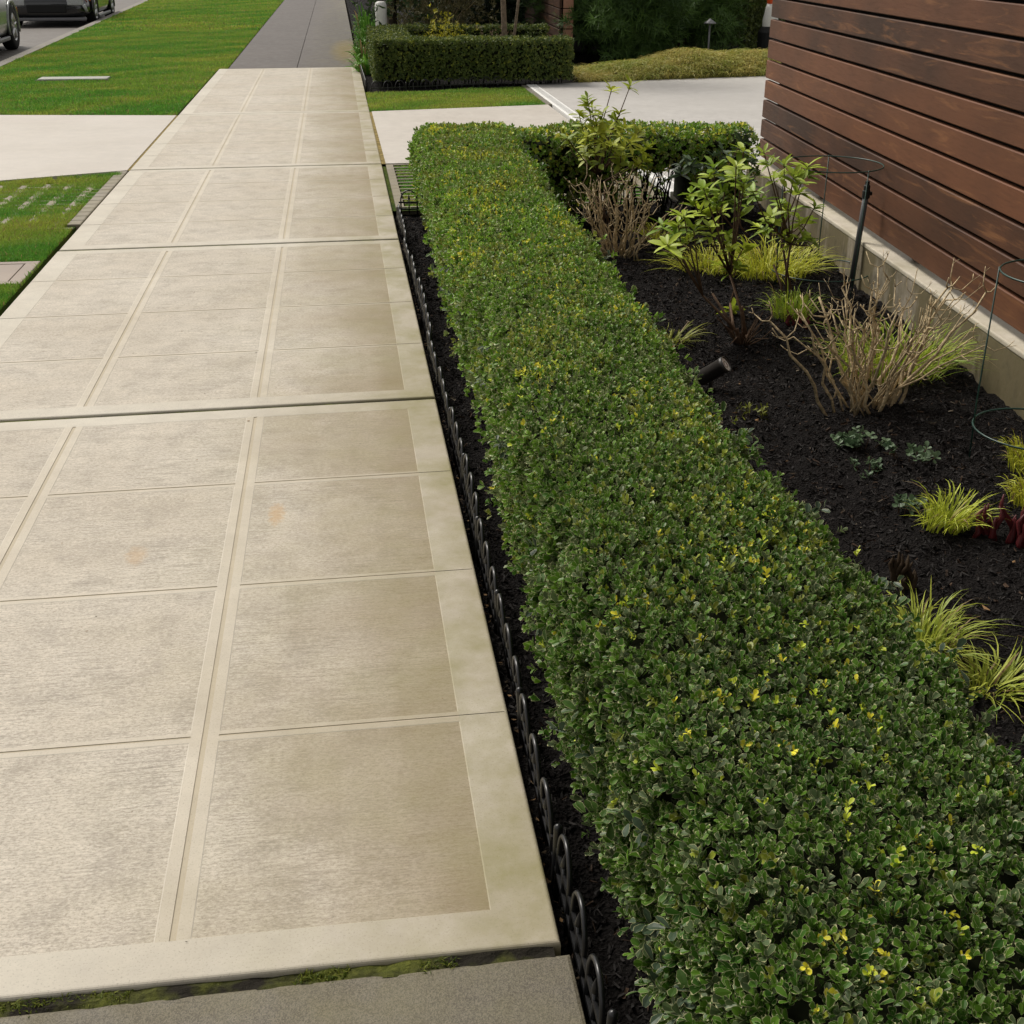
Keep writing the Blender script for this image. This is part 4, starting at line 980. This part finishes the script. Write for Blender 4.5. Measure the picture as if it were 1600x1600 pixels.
# far hedge: ring of clipped hedge round a small bed
ho = empty('box_hedge', (1.6, 15.7, -.03), 'far clipped hedge square round a small bed beyond the driveway', 'hedge')
parts = []; hc = MB()
def hbox(x0, x1, y0, y1, z1, dens, L):
    ar = [((x1-x0)*(y1-y0), 2, 1), ((x1-x0)*z1, 1, -1), ((x1-x0)*z1, 1, 1), ((y1-y0)*z1, 0, -1), ((y1-y0)*z1, 0, 1)]
    for A_, ax_, sg in ar:
        n = int(A_*dens*(1 if ax_ == 2 or sg < 0 else .5)); P = np.stack([rng.uniform(x0, x1, n), rng.uniform(y0, y1, n), rng.uniform(.09, z1, n)], 1); N3 = np.zeros((n, 3)); N3[:, ax_] = sg
        P[:, ax_] = (x0, y0, 0)[ax_] if sg < 0 else (x1, y1, z1)[ax_]
        rnd = np.minimum(np.minimum(P[:, 0]-x0, x1-P[:, 0]), 9)
        P += N3*(-np.abs(rng.normal(0, .025, n))+.012*snoise(P, 3)+.008*snoise(P, 7, seed=2))[:, None]
        kq = rng.uniform(0, 1, (n, 1)); c = kq*np.array([.15, .19, .04])+(1-kq)*np.array([.06, .10, .022]); yl = rng.uniform(size=n) < (.25 if ax_ == 2 else .08); c[yl] = (.24, .27, .04)
        parts.append(shoots(P-[1.6, 15.7, 0], unit(N3+rng.normal(0, .4, (n, 3))), 5, L*rng.uniform(.8, 1.2, n), L*.6*rng.uniform(.8, 1.2, n), c, stem=.02, rows=R3))
    e = .05; hc.box((x0+e-1.6, y0+e-15.7, .10), (x1-e-1.6, y1-e-15.7, z1-e))  # added dark core box, stops light passing through the leaves
hbox(.41, 2.84, 15.42, 15.95, .55, 1900, .026); hbox(.41, .90, 15.95, 18.3, .55, 1300, .026); hbox(.9, 2.95, 17.9, 18.3, .55, 1000, .028)
V, Fc, C, E = merge(parts); mesh_np('foliage', V, Fc, M_leaf3, ho, col=C); hc.build('light_block_core', M_hstem_core, ho)
mb = MB()
for k in range(40):
    x = random.uniform(-1.1, 1.15); mb.tube([(x, random.uniform(-.2, .2), -.03), (x+.02, 0, .15)], .008, 5)
mb.build('stems', M_hstem_core, ho)
p = on_y(690, 45, 17.0)
bush('golden_shrub', 'small bright golden shrub inside the far hedge square', 'shrub', p[0]+.05, 17.0, .33, .28, .72, 420, .045, .012, ((.55, .50, .03), (.30, .30, .02)), up=.8)
bush('brown_shrub', 'olive brown twiggy shrub behind the far hedge square', 'shrub', 1.6, 19.6, .85, .6, 1.7, 1500, .06, .02, ((.21, .19, .085), (.10, .095, .035)), stems=16, sr=.012, bark=M_twig, lump=.2)
bush('brown_shrub', 'small reddish brown twiggy plant at the foot of the two thin trunks', 'shrub', 2.02, 17.3, .25, .2, .56, 130, .05, .014, ((.24, .17, .10), (.14, .10, .06)), stems=12, sr=.006, bark=M_twig)
z1 = on_y(595, 1, 19.)[2]
o = empty('white_post', (.635, 19.0, -.03), 'round white post standing behind the left end of the far hedge', 'post')
mb = MB(); mb.lathe([(.0, 0), (.085, 0), (.085, z1-.04), (.078, z1), (.05, z1+.02), (0, z1+.025)], 20); mb.build('shaft', M_white, o, smooth=True)
mb = MB(); mb.lathe([(.0855, .08), (.092, .08), (.092, .12), (.0855, .12)], 20); mb.build('collar', M_grey, o)
# thin double trunk tree
o = empty('young_tree', (2.24, 17.15, -.03), 'young tree with two thin pale trunks rising from the far hedge square', 'tree')
mb = MB(); mb.tube([(0, 0, -.05), (-.03, 0, .6), (-.05, .02, 1.2), (-.03, 0, 2.2), (.05, 0, 3.2)], [.045, .038, .033, .026, .015], 10); mb.build('trunk', M_bark, o, smooth=True)
mb = MB(); mb.tube([(.09, 0, -.05), (.11, 0, .5), (.19, .03, 1.1), (.3, .1, 2.0), (.5, .1, 2.8)], [.022, .020, .018, .014, .008], 8); mb.build('trunk', M_bark, o, smooth=True)
V, Fc, C, E = cloud(900, .1, 0, 3.3, 1.2, 1.1, .9, .07, .03, ((.10, .17, .03), (.05, .09, .02)), shell=.9); mesh_np('crown', V, Fc, M_leaf3, o, col=C)
# strap leaved plants along the far walk
sp_pal = ((.19, .38, .05), (.07, .20, .025))
for k, (x, y, h_) in enumerate([(.40, 17.3, .42), (.42, 18.6, .55), (.50, 20.0, .7), (.52, 21.6, .85), (.55, 23.5, .9)]):
    clump(['lush green strap leaved plant nearest the far end of the pale sidewalk', 'second lush green strap leaved plant along the grey sidewalk', 'tall lush green strap leaved plant beside the white post', 'large lush green strap leaved plant behind the white post', 'farthest lush green strap leaved plant along the grey sidewalk'][k],
          x, y, 170, .26, h_*.8, .13, pal=sp_pal, w=.035, droop=.6, name='strap_plant', cat='plant', group='strap plants along the grey sidewalk', z=-.03)
bush('overhanging_tree', 'dark leafy tree whose low branch hangs over the grey sidewalk', 'tree', 0.85, 20.6, 1.0, 2.9, 3.2, 2200, .09, .035, ((.06, .11, .03), (.025, .05, .015)), base=.62, trunk=True, sr=.07, lump=.25, pw=3.5)
# second timber fence
fx2 = lambda y: 3.14+.03*(y-18.2)
fr2, fo2 = board_fence('timber_fence', 'reddish brown board fence end standing behind the far hedge', fx2, 18.2, 22.5, .06, 13, .136)
mb = MB(); seg(mb, 18.25, 22.4, .0385, .05, .07, 1.75, fo2, fx2); mb.build('backing', M_blackm, fr2)
V, Fq, C = [], [], []
for k in range(13):
    z0 = .06+k*.136; n0 = len(V); cc = (random.random()*.5+.5, random.random(), random.random())
    for x in (.056, .20):
        for y_, z in ((-.001, z0), (.03, z0), (.03, z0+.123), (-.001, z0+.123)): V.append((x, y_, z)); C.append(cc)
    Fq += [[n0, n0+1, n0+5, n0+4], [n0+1, n0+2, n0+6, n0+5], [n0+2, n0+3, n0+7, n0+6], [n0+3, n0, n0+4, n0+7], [n0+3, n0+2, n0+1, n0], [n0+4, n0+5, n0+6, n0+7]]
mesh_np('end_boards', np.array(V), np.array(Fq), wood('sunlit_tint_cedar', (.36, .17, .11), (.50, .27, .18), (.55, .32, .2), (3, 20, 20)), fr2, col=np.array(C))  # pale cedar lightened further to paint in sun on the fence end
mb = MB(); mb.box((.056, .032, -.05), (.20, .15, 1.82)); mb.build('post', M_blackm, fr2)
# dark conifers and shrubs
pine = ((.12, .22, .045), (.04, .085, .022)); RN = ((0, .6), (1., .2))
ND = dict(k=9, spread=(20, 85), rows=((0, .7), (.5, 1.), (1., .2)), stem=.05, up=.5)
for k, (x, y, rx, h_, lab) in enumerate([(4.25, 18.4, .75, 1.5, 'dark green pine shrub right of the far board fence, nearest the golden mound'), (5.2, 19.2, .8, 1.7, 'dark green pine shrub left of the mushroom path light'), (3.95, 20.2, .8, 2.2, 'tall dark pine shrub behind the far board fence end')]):
    bush('pine_shrub', lab, 'shrub', x, y, rx, .6, h_, 4200, .13, .010, pine, base=.10, pw=3., group='dark pine shrubs', stems=8, sr=.02, lump=.3, seed=k, **ND)
for k, (x, y, lab) in enumerate([(6.1, 19.9, 'mid green rounded shrub behind the mushroom path light'), (7.1, 20.6, 'mid green rounded shrub beside the white and orange post')]):
    bush('green_shrub', lab, 'shrub', x, y, .8, .6, 1.7, 2400, .06, .03, ((.16, .20, .04), (.06, .09, .02)), base=.06, pw=3., seed=k+5)
for k, (x, y, rx, lab) in enumerate([(2.5, 21.0, .8, 'black green dense shrub behind the two thin trunks'), (2.95, 23.5, .9, 'black green dense shrub behind the far board fence')]):
    bush('dark_shrub', lab, 'shrub', x, y, rx, .7, 2.4, 1500, .09, .035, ((.03, .06, .02), (.012, .028, .010)), seed=k+8)
lab = ['far left', 'second from left', 'third from left', 'fourth from left', 'fifth from left', 'far right']
for k in range(6):
    bush('evergreen_tree', 'tall dark evergreen tree in the row behind the far garden, '+lab[k], 'tree', 2.4+k*2.0, 24.5+(k % 2)*1.0, 1.35, 1.2, 6.0, 3600, .20, .075, ((.035, .065, .022), (.014, .030, .012)), base=.0, trunk=True, sr=.14, lump=.15, seed=k, pw=4., group='evergreen trees behind the far garden')
# golden mounding grass beside the court
n = 14000; Pm = np.stack([rng.uniform(2.95, 7.6, n), rng.uniform(0, 1, n), np.zeros(n)], 1)
yf = 15.66+.2*(Pm[:, 0]-2.95); Pm[:, 1] = yf+Pm[:, 1]*1.5; tt = (Pm[:, 1]-yf)/1.5
hm = (.10+.25*np.clip((Pm[:, 0]-2.9)/2.2, 0, 1)+.05*np.sin(Pm[:, 0]*3.1)+.035*np.sin(Pm[:, 0]*6.7+tt*3))*np.sqrt(np.clip(np.sin(np.pi*np.clip(tt*.9, 0, 1)), 0, 1)); Pm[:, 2] = hm*.72-.03
kq = np.clip(.5+.3*snoise(Pm, 2.)+rng.normal(0, .25, n), 0, 1)[:, None]; c = kq*np.array([.52, .42, .12])+(1-kq)*np.array([.27, .32, .05])
V, Fc, C = ribbons(Pm, rng.normal(-1.57, .9, n), rng.uniform(.08, .24, n), rng.uniform(.06, .13, n), rng.uniform(.006, .012, n), c, rng.uniform(.5, 1.4, n), 4)
tag(mesh_np('ornamental_grass', V, Fc, M_blade, col=C), 'mound of golden green fine grass along the edge of the driveway court', 'ornamental grass', kind='stuff')
xs = np.linspace(2.98, 7.6, 60); ts = np.linspace(0, 1, 14); Xg, Tg = np.meshgrid(xs, ts); yf = 15.66+.2*(Xg-2.95)
hm = (.10+.25*np.clip((Xg-2.9)/2.2, 0, 1)+.05*np.sin(Xg*3.1)+.035*np.sin(Xg*6.7+Tg*3))*np.sqrt(np.clip(np.sin(np.pi*np.clip(Tg*.9, 0, 1)), 0, 1))
V = np.stack([Xg, yf+Tg*1.5, hm*.72-.05], -1).reshape(-1, 3); i = (np.arange(13)[:, None]*60+np.arange(59)[None]).reshape(-1, 1)
tag(mesh_np('mound_soil', V, i+np.array([[0, 1, 61, 60]]), plain('thatch', (.10, .095, .025), .95, .1, var=.4, scale=25), smooth=True), kind='structure')
# mushroom path light
p = on_y(1109, 40, 17.9); zt = p[2]+.05
o = empty('path_light', (p[0], 17.9, -.03), 'mushroom shaped garden path light behind the golden grass mound', 'path light')
mb = MB(); mb.tube([(0, 0, -.05), (0, 0, zt)], .014, 10); mb.build('stem', M_grey, o, smooth=True)
mb = MB(); mb.lathe([(.0, zt+.075), (.012, zt+.072), (.03, zt+.055), (.085, zt+.02), (.092, zt+.008), (.086, zt+.006), (.02, zt+.03), (0, zt+.03)], 22); mb.build('lamp_shade', M_grey, o, smooth=True)
# white and orange post on a dark foot
p = on_y(1200, 40, 18.6); zz = p[2]
o = empty('delineator_post', (p[0]+.03, 18.6, 0), 'white post with an orange top on a dark foot just behind the fence end', 'post')
mb = MB(); mb.lathe([(0, 0), (.17, 0), (.17, zz-.09), (.13, zz-.02), (.10, zz-.012), (0, zz-.012)], 20); mb.build('foot', M_trim, o, smooth=False)
mb = MB(); mb.lathe([(.115, zz-.01), (.115, zz+.08), (.085, zz+.24), (.07, zz+.30), (.0, zz+.30)], 20); mb.build('body', M_white, o, smooth=True)
mb = MB(); mb.lathe([(.07, zz+.302), (.075, zz+.34), (.09, zz+.42), (.06, zz+.46), (0, zz+.465)], 20); mb.build('top', M_orange, o, smooth=True)

# ------------------------------------------------------------------ parked cars
def loft(stations, name, mat, parent, sub=2):
    V, Fc = [], []
    for y, sec in stations:
        full = [(-x, z) for x, z in sec]+[(x, z) for x, z in reversed(sec)]
        for x, z in full: V.append((x, y, z))
    m_ = len(stations[0][1])*2; ns = len(stations)
    for k in range(ns-1):
        for j in range(m_): Fc.append((k*m_+j, k*m_+(j+1) % m_, (k+1)*m_+(j+1) % m_, (k+1)*m_+j))
    Fc.append(tuple(range(m_-1, -1, -1))); Fc.append(tuple((ns-1)*m_+j for j in range(m_)))
    me = bpy.data.meshes.new(name); me.from_pydata(V, [], Fc); me.materials.append(mat); me.polygons.foreach_set('use_smooth', [True]*len(Fc))
    o = bpy.data.objects.new(name, me); link(o, parent)
    s_ = o.modifiers.new('sub', 'SUBSURF'); s_.levels = sub; s_.render_levels = sub
    return o
def car(name, label, x, y, rz, paint, Lc, Wc, Hc, wb, wr, suv, bumper):
    o = empty(name, (x, y, -.125), label, 'car', rz=rz); hw = Wc/2; f, b = Lc/2, -Lc/2; clr = .20 if suv else .15
    bh = .98 if suv else .80; hd = .92 if suv else .70
    def sec(w, zb_, zt, r=.06): return [(w*.80, zb_), (w*.97, zb_+.06), (w, zb_+(zt-zb_)*.5), (w*.96, zt-.10), (w*.86, zt), (w*.3, zt+.015)]
    body = loft([(f, sec(hw*.78, clr+.10, hd-.22)), (f-.03, sec(hw*.82, clr+.06, hd-.14)), (f-.22, sec(hw*.95, clr+.02, hd-.05)), (f-.8, sec(hw, clr, hd)), (f-1.25, sec(hw, clr, hd+.06)), (0, sec(hw, clr, bh)), (b+.8, sec(hw, clr, bh+.02)), (b+.2, sec(hw*.96, clr+.04, bh)), (b+.03, sec(hw*.86, clr+.12, bh-.06)), (b, sec(hw*.82, clr+.16, bh-.12))], 'body', paint, o)
    axles = (f-.83, f-.83-wb)
    cut = MB()
    for ay in axles:
        for sx_ in (-1, 1): cut.lathe([(0, -.16), (wr+.055, -.16), (wr+.055, .16), (0, .16)], 32, axis='x', c=(sx_*(hw-.10), ay, wr))
    co_ = cut.build('cutter', M_trim)
    co_.parent = o
    bm_ = body.modifiers.new('arches', 'BOOLEAN'); bm_.object = co_; bm_.operation = 'DIFFERENCE'; bm_.solver = 'EXACT'
    bpy.context.view_layer.update(); dg = bpy.context.evaluated_depsgraph_get()
    nm = bpy.data.meshes.new_from_object(body.evaluated_get(dg)); body.modifiers.clear(); body.data = nm
    bpy.data.objects.remove(co_)
    def g(w, z): return [(w, bh-.06), (w*.985, bh+(z-bh)*.5), (w*.93, z-.05), (w*.7, z), (w*.25, z+.01)]
    y1 = f-1.35; y0 = b+(.12 if suv else .75)
    loft([(y1, g(hw*.90, bh-.02)), (y1-.45, g(hw*.89, bh+(Hc-bh)*.62)), (y1-.95, g(hw*.88, Hc-.03)), ((y1+y0)/2-.3, g(hw*.88, Hc)), (y0+(.45 if suv else 1.), g(hw*.87, Hc-.04)), (y0+.1, g(hw*.86, bh+.12)), (y0, g(hw*.84, bh-.02))], 'window_glass', M_glass, o)
    loft([(y1-.85, [(hw*.78, Hc-.05), (hw*.72, Hc-.005), (hw*.25, Hc+.012)]), ((y1+y0)/2, [(hw*.80, Hc-.02), (hw*.72, Hc+.018), (hw*.25, Hc+.03)]), (y0+(.5 if suv else 1.), [(hw*.77, Hc-.06), (hw*.70, Hc-.02), (hw*.25, Hc)])], 'roof', paint, o, 1)
    for ay in axles:
        for sx_ in (-1, 1):
            w_ = MB(); c = (sx_*(hw-.105), ay, wr); w_.lathe([(wr*.62, -.10), (wr*.9, -.105), (wr*.985, -.085), (wr, -.05), (wr, .05), (wr*.985, .085), (wr*.9, .105), (wr*.62, .10)], 36, axis='x', c=c)
            wo = w_.build('wheel', M_tyre, o, smooth=True)
            r_ = MB(); q = sx_*.085
            r_.lathe([(wr*.63, q*.2), (wr*.63, q*1.12), (wr*.58, q*1.14), (wr*.55, q*.6)], 36, axis='x', c=c); r_.lathe([(0, q*.95), (wr*.15, q*.95), (wr*.18, q*.7)], 18, axis='x', c=c)
            for s5 in range(5):
                a = 2*math.pi*s5/5+.3; pts = [(c[0]+q*.85, c[1]+rr*math.cos(a), c[2]+rr*math.sin(a)) for rr in (wr*.08, wr*.35, wr*.6)]
                r_.tube(pts, [wr*.10, wr*.075, wr*.085], 6)
            r_.build('rim', M_rim, wo, smooth=True)
            d_ = MB(); d_.lathe([(0, q*.1), (wr*.54, q*.1)], 24, axis='x', c=c); d_.build('brake_disc', M_trim, wo)
            if suv or True:
                fl = MB(); Rr = wr+.055
                fl.tube([(sx_*(hw*.985), ay+Rr*math.cos(a), wr+Rr*math.sin(a)) for a in np.linspace(-.25, math.pi+.25, 22)], .022, 6); fl.build('arch_trim', paint, o, smooth=True)
    for sx_ in (-1, 1):
        h_ = MB(); h_.box((sx_*hw*.48, f-.16, hd-.26), (sx_*hw*.84, f+.004, hd-.13)); h_.build('headlight', M_lamp, o, bevel=.02)
        h_ = MB(); h_.box((sx_*hw*.52, b-.006, bh-.32), (sx_*hw*.84, b+.1, bh-.16)); h_.build('tail_light', M_amber, o, bevel=.02)
        h_ = MB(); h_.tube([(sx_*hw*.90, f-.06, clr+.17), (sx_*hw*.86, f+.005, clr+.30)], [.03, .035], 8); h_.build('fog_light', M_lamp, o, smooth=True)
        h_ = MB(); h_.box((sx_*(hw*.94), f-.34, clr+.36), (sx_*(hw*.955+.02), f-.30, clr+.46)); h_.build('side_marker', M_amber, o, bevel=.008)
        h_ = MB(); h_.box((sx_*hw*.99, f-1.62, bh+.02), (sx_*(hw+.17), f-1.50, bh+.15)); h_.build('mirror', paint, o, bevel=.03)
        h_ = MB(); h_.box((sx_*(hw*.93), axles[1]+wr+.1, clr-.02), (sx_*(hw*1.0), axles[0]-wr-.1, clr+.05)); h_.build('sill', bumper, o, bevel=.02)
    h_ = MB(); h_.box((-hw*.45, f-.1, clr+.14), (hw*.45, f+.012, hd-.24)); h_.build('grille', M_trim, o, bevel=.02)
    h_ = MB(); h_.box((-hw*.86, f-.2, clr-.02), (hw*.86, f+.02, clr+.045)); h_.build('bumper', bumper, o, bevel=.02)
    h_ = MB(); h_.box((-hw*.75, b-.02, clr+.02), (hw*.75, b+.2, clr+.2)); h_.build('bumper', bumper, o, bevel=.03)
    return o
car('parked_car', 'silver parked car with alloy wheels at the kerb, nearer of the two', -6.42, 21.9, R_(1.9), M_silver, 4.5, 1.82, 1.72, 2.66, .365, True, M_grey)
car('parked_car', 'black parked car facing the camera at the kerb behind the silver one', -6.33, 31.6, R_(181.9), M_blackp, 4.6, 1.84, 1.45, 2.8, .34, False, M_grey)
